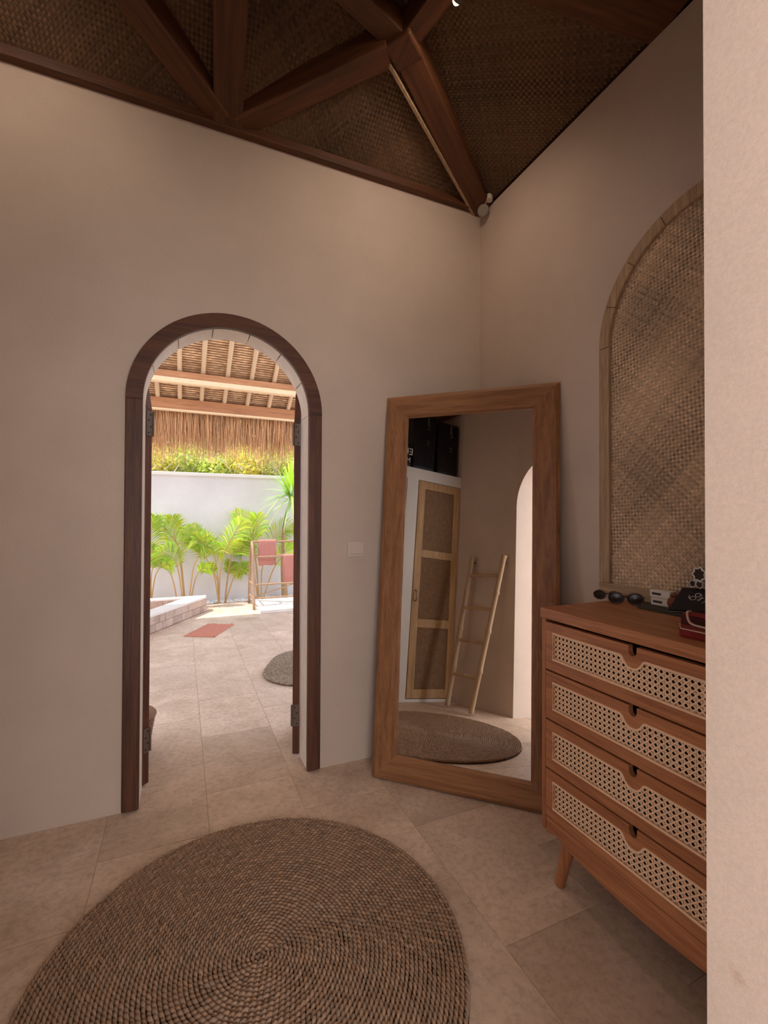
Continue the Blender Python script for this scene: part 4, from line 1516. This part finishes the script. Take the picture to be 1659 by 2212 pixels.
FR = {
 'A1': [(-2.05, 0.21), (-2.05, 0.44), (-2.02, 0.68), (-2.06, 0.92)],
 'A2': [(-2.05, 0.21), (-2.07, 0.58), (-2.05, 1.07), (-2.0, 1.29)],
 'A3': [(-2.06, 0.21), (-1.99, 0.48), (-1.86, 0.62), (-1.77, 0.61)],
 'B1': [(-1.61, 0.17), (-1.69, 0.77), (-1.72, 0.9), (-1.89, 1.14), (-2.07, 1.22)],
 'B2': [(-1.61, 0.17), (-1.67, 0.62), (-1.71, 0.89), (-1.58, 0.97), (-1.43, 0.97), (-1.33, 0.82)],
 'B3': [(-1.7, 0.19), (-1.79, 0.45), (-1.97, 0.69), (-2.07, 0.72)],
 'B4': [(-1.57, 0.17), (-1.5, 0.56), (-1.41, 0.74), (-1.46, 0.9), (-1.61, 1.14)],
 'B5': [(-1.55, 0.17), (-1.47, 0.4), (-1.38, 0.54), (-1.3, 0.55)],
 'B6': [(-1.63, 0.17), (-1.7, 0.51), (-1.79, 0.73), (-1.97, 0.82)],
 'B7': [(-1.6, 0.17), (-1.67, 0.67), (-1.76, 1.04), (-1.78, 1.29)],
 'C1': [(-1.14, 0.07), (-1.17, 0.44), (-1.23, 0.76), (-1.35, 0.92), (-1.5, 0.96)],
 'C2': [(-1.14, 0.07), (-1.13, 0.48), (-1.06, 0.81), (-0.94, 1.06), (-0.84, 1.26)],
 'C3': [(-1.15, 0.07), (-1.17, 0.34), (-1.25, 0.52), (-1.33, 0.55)],
 'C4': [(-1.14, 0.07), (-1.23, 0.49), (-1.33, 0.69), (-1.38, 0.9), (-1.52, 1.17)],
 'D1': [(-1.06, 0.07), (-1.01, 0.48), (-0.96, 0.71), (-0.84, 0.81), (-0.7, 0.89)],
 'D2': [(-1.06, 0.07), (-1.0, 0.52), (-0.97, 0.71), (-1.04, 0.9), (-1.16, 0.75)],
 'D3': [(-1.06, 0.07), (-0.93, 0.38), (-0.83, 0.49), (-0.73, 0.52)],
 'D4': [(-1.06, 0.07), (-1.03, 0.32), (-0.99, 0.51), (-0.96, 0.59)],
 'E1': [(-0.55, 0.08), (-0.59, 0.51), (-0.65, 0.89), (-0.73, 1.18), (-0.9, 1.37)],
 'E2': [(-0.55, 0.08), (-0.6, 0.56), (-0.64, 0.93), (-0.59, 1.14), (-0.59, 1.32)],
 'E3': [(-0.52, 0.08), (-0.51, 0.47), (-0.39, 0.89), (-0.21, 1.09), (-0.02, 1.09)],
 'E4': [(-0.56, 0.08), (-0.6, 0.56), (-0.7, 0.93), (-0.91, 0.78)],
 'E5': [(-0.56, 0.08), (-0.64, 0.43), (-0.73, 0.52), (-0.91, 0.41)],
 'E6': [(-0.5, 0.07), (-0.34, 0.46), (-0.17, 0.71), (-0.09, 0.88)],
}
PL = {'A': ((-2.05, 4.92), 'areca palm half hidden by the left door leaf behind the tub'),
      'B': ((-1.61, 4.92), 'large yellow green areca palm behind the tub corner'),
      'C': ((-1.14, 4.95), 'areca palm at the middle of the garden wall, left one of a pair'),
      'D': ((-1.06, 4.98), 'low areca palm on the right of the pair at the wall middle'),
      'E': ((-0.55, 5.0), 'bright areca palm growing behind the towel rack')}
roots = {}
for k, (c, lb_) in PL.items():
    roots[k] = thing('areca_palm', (c[0], c[1], 0), lb_, 'palm', 'areca palms along the garden wall')
for i, (k, pts) in enumerate(FR.items()):
    c = PL[k[0]][0]
    length = sum(sqrt((pts[j + 1][0] - pts[j][0]) ** 2 + (pts[j + 1][1] - pts[j][1]) ** 2) for j in range(len(pts) - 1))
    small = length < 0.75
    lf = (0.13 if small else 0.235)
    frond(pts, c[1], (0.06 if k[0] in 'DE' else -0.06 - 0.10 * ((i * 7) % 3)), roots[k[0]], 100 + i, lf, 0.5 if len(pts) > 4 or small else 0.42, [0.8, 1.15, 1.0, 0.7][(i * 3) % 4])

# ---- strap-leaved tree
tr = thing('dragon_tree', (-0.16, 4.95, 0), 'slim tree with a tuft of long strap leaves at the right of the garden wall', 'tree')
tp = smooth_path([(-0.16, 4.95, -0.02), (-0.19, 4.95, 0.48), (-0.205, 4.93, 0.95), (-0.17, 4.9, 1.28), (-0.09, 4.86, 1.58)], 24)
MB().tube(tp, [0.052 - 0.028 * min(1, i / 14) for i in range(25)], 10).build('trunk', M['trunk'], tr, smooth=True)
top = Vector(tp[-1])
rt = random.Random(5)
for i in range(90):
    az = rt.uniform(0, 2 * pi)
    el = rt.uniform(-0.5, 1.45) if i > 16 else rt.uniform(0.9, 1.5)
    L = rt.uniform(0.42, 0.62)
    d = Vector((cos(az) * cos(el), sin(az) * cos(el) * 0.40 - 0.15, sin(el))).normalized()
    base = top + Vector((0, 0, rt.uniform(-0.04, 0.14)))
    mb = MB()
    pts = []
    for q_ in range(6):
        t_ = q_ / 5
        pts.append(base + d * L * t_ + Vector((0, 0, -0.38 * L * t_ * t_ * max(0.0, 1.15 - el))))
    sd = d.cross(Vector((0, 0, 1)))
    if sd.length < 0.1:
        sd = Vector((1, 0, 0))
    sd.normalize()
    q = rt.uniform(0.8, 1.3) * (1.15 if el > 0.8 else 0.85)
    tn = (q * rt.uniform(0.8, 1.2), q * 1.05, q * (0.6 if el > 0.8 else rt.uniform(1.0, 2.6)))
    wd_ = [0.013, 0.020, 0.020, 0.016, 0.010, 0.001]
    vs, fs = [], []
    for p, w_ in zip(pts, wd_):
        nn_ = Vector((0, 0, -0.3 * w_))
        vs += [tuple(p - sd * w_), tuple(p + nn_), tuple(p + sd * w_)]
    for q_ in range(5):
        a = q_ * 3
        fs += [(a, a + 1, a + 4, a + 3), (a + 1, a + 2, a + 5, a + 4)]
    mb.add([(p[0], min(p[1], 5.12), p[2]) for p in vs], fs, tn)
    mb.build('leaf', M['strap'], tr, recalc=False)

# ---- pebbles at the foot of the wall
pb = MB()
for i in range(420):
    k = rnd.uniform(0.75, 1.15)
    s_ = rnd.uniform(0.012, 0.03)
    pb.ball((rnd.uniform(-1.32, 0.9), rnd.uniform(4.98, 5.16), s_ * 0.4), (s_ * 1.2, s_, s_ * 0.75), 7, 4, (k, k, k))
tag(pb.build('pebbles', M['pebble'], smooth=True), 'pale pebbles strewn along the foot of the garden wall', 'pebbles', kind='stuff')

# ---- tiled plunge tub
tub = thing('plunge_tub', (-1.9, 4.1, 0), 'low oblique plunge tub faced in beige stone tiles with a white coping', 'tub')
ta, tb_ = Vector((-1.347, 4.446, 0)), Vector((-2.30, 2.808, 0))
tdir = (tb_ - ta).normalized()
tnr = Vector((-tdir.y, tdir.x, 0))
if tnr.x > 0:
    tnr = -tnr
# tnr points to the inside of the tub (left); faces seen are on the other side
Hc, Tc = 0.175, 0.14
rotA = Matrix((tdir, tnr, Vector((0, 0, 1)))).transposed()
LA_ = (tb_ - ta).length
core = MB()
core.box(ta + tdir * LA_ / 2 + tnr * (Tc / 2 + 0.004) + Vector((0, 0, Hc / 2)), (LA_, Tc - 0.012, Hc), rotA)
core.box2((-2.60, 4.446 - 0.004, 0.0), (-1.36, 4.56, Hc))
core.build('core', M['grout'], tub)
cp = MB()
cp.prism([tuple((ta + tdir * LA_)[:2]), tuple(ta[:2]), (-1.345, 4.57), (-2.60, 4.57), (-2.60, 4.44), (-1.615, 4.44)] + [tuple((ta + tdir * LA_ + tnr * Tc * 1.35)[:2])],
         lambda u, v, d: (u, v, Hc + d), 0.0005, 0.026)
cp.build('coping', M['coping'], tub, bevel=0.004)


def facetiles(org, dv, nv, length, hh, rows, lens, par):
    for r_ in range(rows):
        u = -rnd.uniform(0, 0.08)
        z0_ = 0.004 + r_ * (hh / rows)
        while u < length - 0.02:
            w_ = rnd.choice(lens)
            a_, b__ = max(u, 0.0) + 0.002, min(u + w_, length) - 0.002
            if b__ - a_ > 0.015:
                rot_ = Matrix((dv, nv, Vector((0, 0, 1)))).transposed()
                MB().box(org + dv * (a_ + b__) / 2 + nv * rnd.uniform(0.0, 0.002) + Vector((0, 0, z0_ + hh / rows / 2)), (b__ - a_, 0.010, hh / rows - 0.004), rot_).build('tile', M['tub_tile'], par)
            u += w_


facetiles(ta - tnr * 0.003, tdir, -tnr, LA_ - 0.1, Hc - 0.002, 2, (0.10, 0.14, 0.2), tub)
facetiles(Vector((-1.62, 4.438, 0)), Vector((-1, 0, 0)), Vector((0, -1, 0)), 0.9, Hc - 0.002, 2, (0.12, 0.18), tub)
MB().box2((-1.345 - 0.012, 4.452, 0.003), (-1.343, 4.56, Hc - 0.001)).build('end_tile', M['tub_tile'], tub)

# ---- platform, towel rack, towels
pf = thing('stone_platform', (-0.1, 4.4, 0), 'low pale stone platform beneath the towel rack', 'platform')
for i in range(3):
    MB().box2((-0.685, 3.965 + 0.30 * i, 0.0), (0.85, 3.965 + 0.30 * i + 0.294, 0.04)).build('slab', M['coping'], pf, bevel=0.004)
rk = thing('towel_rack', (-0.72, 4.57, 0), 'bamboo towel rack with arched end frame standing in the sun by the wall', 'towel rack')


def pole(a, b_, r, nm, k):
    mb_ = bamboo_pole(a, b_, r, k, 5, seg=8)
    return mb_.build(nm, M['rack'], rk, smooth=True)


for x, zf_ in ((-0.725, 0.0), (0.62, 0.04)):
    fr_ = smooth_path([(x, 4.284, zf_), (x, 4.40, 0.45), (x, 4.46, 0.78), (x, 4.53, 0.90), (x, 4.57, 0.92), (x, 4.61, 0.90), (x, 4.70, 0.78), (x, 4.76, 0.45), (x, 4.85, zf_)], 36)
    mb = MB().tube(fr_, 0.019, 8, g(1.0))
    mb.build('end_frame', M['rack'], rk, smooth=True)
    pole((x, 4.37, 0.335), (x, 4.775, 0.335), 0.012, 'cross_bar', 3)
    pole((x, 4.32, 0.14), (x, 4.82, 0.14), 0.012, 'cross_bar', 4)
pole((-0.74, 4.57, 0.935), (0.64, 4.57, 0.935), 0.014, 'rail', 5)
pole((-0.74, 4.462, 0.72), (0.64, 4.462, 0.72), 0.014, 'rail', 6)
pole((-0.74, 4.70, 0.72), (0.64, 4.70, 0.72), 0.014, 'rail', 7)
pole((-0.74, 4.37, 0.335), (0.64, 4.37, 0.335), 0.014, 'rail', 8)
pole((-0.74, 4.33, 0.15), (0.64, 4.33, 0.15), 0.012, 'rail', 9)
pole((-0.72, 4.345, 0.16), (-0.12, 4.375, 0.33), 0.009, 'diagonal_brace', 10)
pole((0.60, 4.345, 0.16), (-0.02, 4.375, 0.33), 0.009, 'diagonal_brace', 11)


def towel(x0, x1, yr, zr, drop_f, drop_b, r, label, seed):
    rr_ = random.Random(seed)
    prof_ = [(yr - r, zr - drop_f)]
    for i in range(1, 10):
        prof_.append((yr - r - 0.004 * sin(i), zr - drop_f * (1 - i / 10)))
    for i in range(9):
        a = pi - pi * i / 8
        prof_.append((yr + r * cos(a), zr + r * sin(a)))
    for i in range(1, 9):
        prof_.append((yr + r + 0.003 * sin(2 * i), zr - drop_b * i / 8))
    nx_ = 14
    P = []
    for side in (0, 1):
        for j, (y_, z_) in enumerate(prof_):
            for i in range(nx_ + 1):
                x_ = x0 + (x1 - x0) * i / nx_
                wv = 0.004 * sin(7 * i / nx_ * pi + 0.3 * j) * (0.3 + abs(z_ - zr) * 2)
                # inner or outer skin of the cloth
                if j < 10:
                    o_ = (0, -1, 0)
                elif j < 19:
                    a = pi - pi * (j - 10) / 8
                    o_ = (0, cos(a), sin(a))
                else:
                    o_ = (0, 1, 0)
                th_ = 0.012 if side else 0.0
                P.append((x_, y_ + wv + o_[1] * th_, z_ + o_[2] * th_ + (0.004 * sin(5 * x_ * 9) if j in (0,) else 0)))
    n1 = len(prof_)
    W_ = nx_ + 1
    fs = []
    for side in (0, 1):
        b0 = side * n1 * W_
        for j in range(n1 - 1):
            for i in range(nx_):
                a = b0 + j * W_ + i
                q_ = (a, a + 1, a + W_ + 1, a + W_)
                fs.append(q_ if side else q_[::-1])
    off = n1 * W_
    for j in range(n1 - 1):
        for i in (0, nx_):
            a = j * W_ + i
            fs.append((a, a + W_, off + a + W_, off + a))
    for i in range(nx_):
        for j in (0, n1 - 1):
            a = j * W_ + i
            fs.append((a, a + 1, off + a + 1, off + a))
    t_ = thing('towel', ((x0 + x1) / 2, yr, zr), label, 'towel', 'terracotta towels on the rack')
    mb_ = MB()
    mb_.add(P, fs)
    mb_.build('cloth', M['towel'], t_, smooth=True)
    zb = zr - drop_f + 0.075
    MB().box2((x0 + 0.002, yr - r - 0.0165, zb), (x1 - 0.002, yr - r - 0.0125, zb + 0.012)).build('woven_band', M['bathmat'], t_)
    return t_


towel(-0.632, -0.380, 4.57, 0.935, 0.345, 0.30, 0.018, 'terracotta hand towel hung over the top rail of the rack', 1)
towel(-0.292, 0.06, 4.462, 0.72, 0.395, 0.30, 0.018, 'terracotta towel hung over the lower front rail beside the door leaf', 2)

# ---- terracotta bath mat
bmq = [(-1.635, 3.109), (-1.329, 2.939), (-1.072, 3.476), (-1.368, 3.601)]
bm_ = thing('bath_mat', (-1.35, 3.28, 0), 'terracotta bath mat lying on the stone floor by the tub', 'mat')
mb = MB()
n1, n2 = 14, 20
vs, fs = [], []
for j in range(n2 + 1):
    for i in range(n1 + 1):
        a = Vector(bmq[0] + (0,)).lerp(Vector(bmq[1] + (0,)), i / n1)
        c = Vector(bmq[3] + (0,)).lerp(Vector(bmq[2] + (0,)), i / n1)
        p = a.lerp(c, j / n2)
        z = 0.013 + 0.006 * sin(j * 1.7 + 0.5 * i + sin(i)) + rnd.uniform(0, 0.004)
        if i in (0, n1) or j in (0, n2):
            z = 0.005
        vs.append((p.x, p.y, z))
for j in range(n2):
    for i in range(n1):
        a = j * (n1 + 1) + i
        fs.append((a, a + 1, a + n1 + 2, a + n1 + 1))
mb.add(vs, fs)
mb.build('pile', M['bathmat'], bm_, smooth=True, recalc=False)
MB().prism(bmq, lambda u, v, d: (u, v, d), 0.0008, 0.005).build('hem', M['bathmat'], bm_)

# ---- oblong braided rug outside
rg = thing('braided_rug', (-0.535, 1.575, 0), 'grey brown oblong braided rug outside beside the right door leaf', 'rug')
paths = []
hx_, hy_, rc = 0.10, 0.13, 0.36
ang_ = radians(-24)


def rsq(off_, n=120):
    out = []
    R_ = rc - off_
    if R_ <= 0.004:
        return None
    for i in range(n + 1):
        a = 2 * pi * i / n
        x_ = (hx_ if cos(a) > 0 else -hx_) + R_ * cos(a)
        y_ = (hy_ if sin(a) > 0 else -hy_) + R_ * sin(a)
        out.append((x_ * cos(ang_) - y_ * sin(ang_), x_ * sin(ang_) + y_ * cos(ang_)))
    return out


o_ = 0.006
while True:
    p = rsq(o_)
    if p is None:
        break
    paths.append(p)
    o_ += 0.0135
me = braid(paths, 0.0145, 0.026, radians(24), M['rug_grey'], 'braid', 0.0095, 9, tint=(0.55, 1.1))
ob = bpy.data.objects.new('braid', me)
ob.parent = rg
ob['kind'] = 'stuff'
COL.objects.link(ob)
MB().prism(rsq(0.004)[:-1], lambda u, v, d: (u - 0.535, v + 1.575, d), 0.001, 0.005).build('underlay', M['umber'], rg)

# ---- lidded laundry basket behind the left door leaf
bk_ = thing('laundry_basket', (-1.928, 0.55, 0), 'tapered brown wicker laundry basket with lid behind the left door leaf', 'basket')
bc = (-1.928, 0.55, 0)
mb = MB()
nsg = 40
for k in range(nsg):
    a = 2 * pi * k / nsg
    tn = g(0.9, 0.2)
    mb.tube([(bc[0] + (0.105 + 0.032 * t_) * cos(a), bc[1] + (0.105 + 0.032 * t_) * sin(a), 0.004 + 0.19 * t_) for t_ in (0, 0.33, 0.66, 1.0)], 0.0075, 5, tn)
for j in range(14):
    z = 0.010 + 0.0135 * j
    r_ = 0.108 + 0.032 * z / 0.19
    tn = g(0.8, 0.15)
    mb.tube([(bc[0] + (r_ + 0.003 * (-1) ** k) * cos(2 * pi * k / 40), bc[1] + (r_ + 0.003 * (-1) ** k) * sin(2 * pi * k / 40), z) for k in range(40)], 0.0045, 5, tn, closed=True)
tag(mb.build('wicker_body', M['basket'], bk_, smooth=True), kind='stuff')
mb = MB().lathe([(0.02, 0.0), (0.143, 0.0), (0.148, 0.006), (0.144, 0.018), (0.08, 0.026), (0.01, 0.028)], (bc[0], bc[1], 0.1985), 32)
mb.c = [(0.95, 1.0, 0.95)] * len(mb.c)
mb.build('lid', M['basket'], bk_, smooth=True)
mb = MB().tube([(bc[0] + 0.147 * cos(2 * pi * k / 40), bc[1] + 0.147 * sin(2 * pi * k / 40), 0.204) for k in range(40)], 0.006, 6, (1, 1, 1), closed=True)
mb.build('lid_rim', M['basket'], bk_, smooth=True)
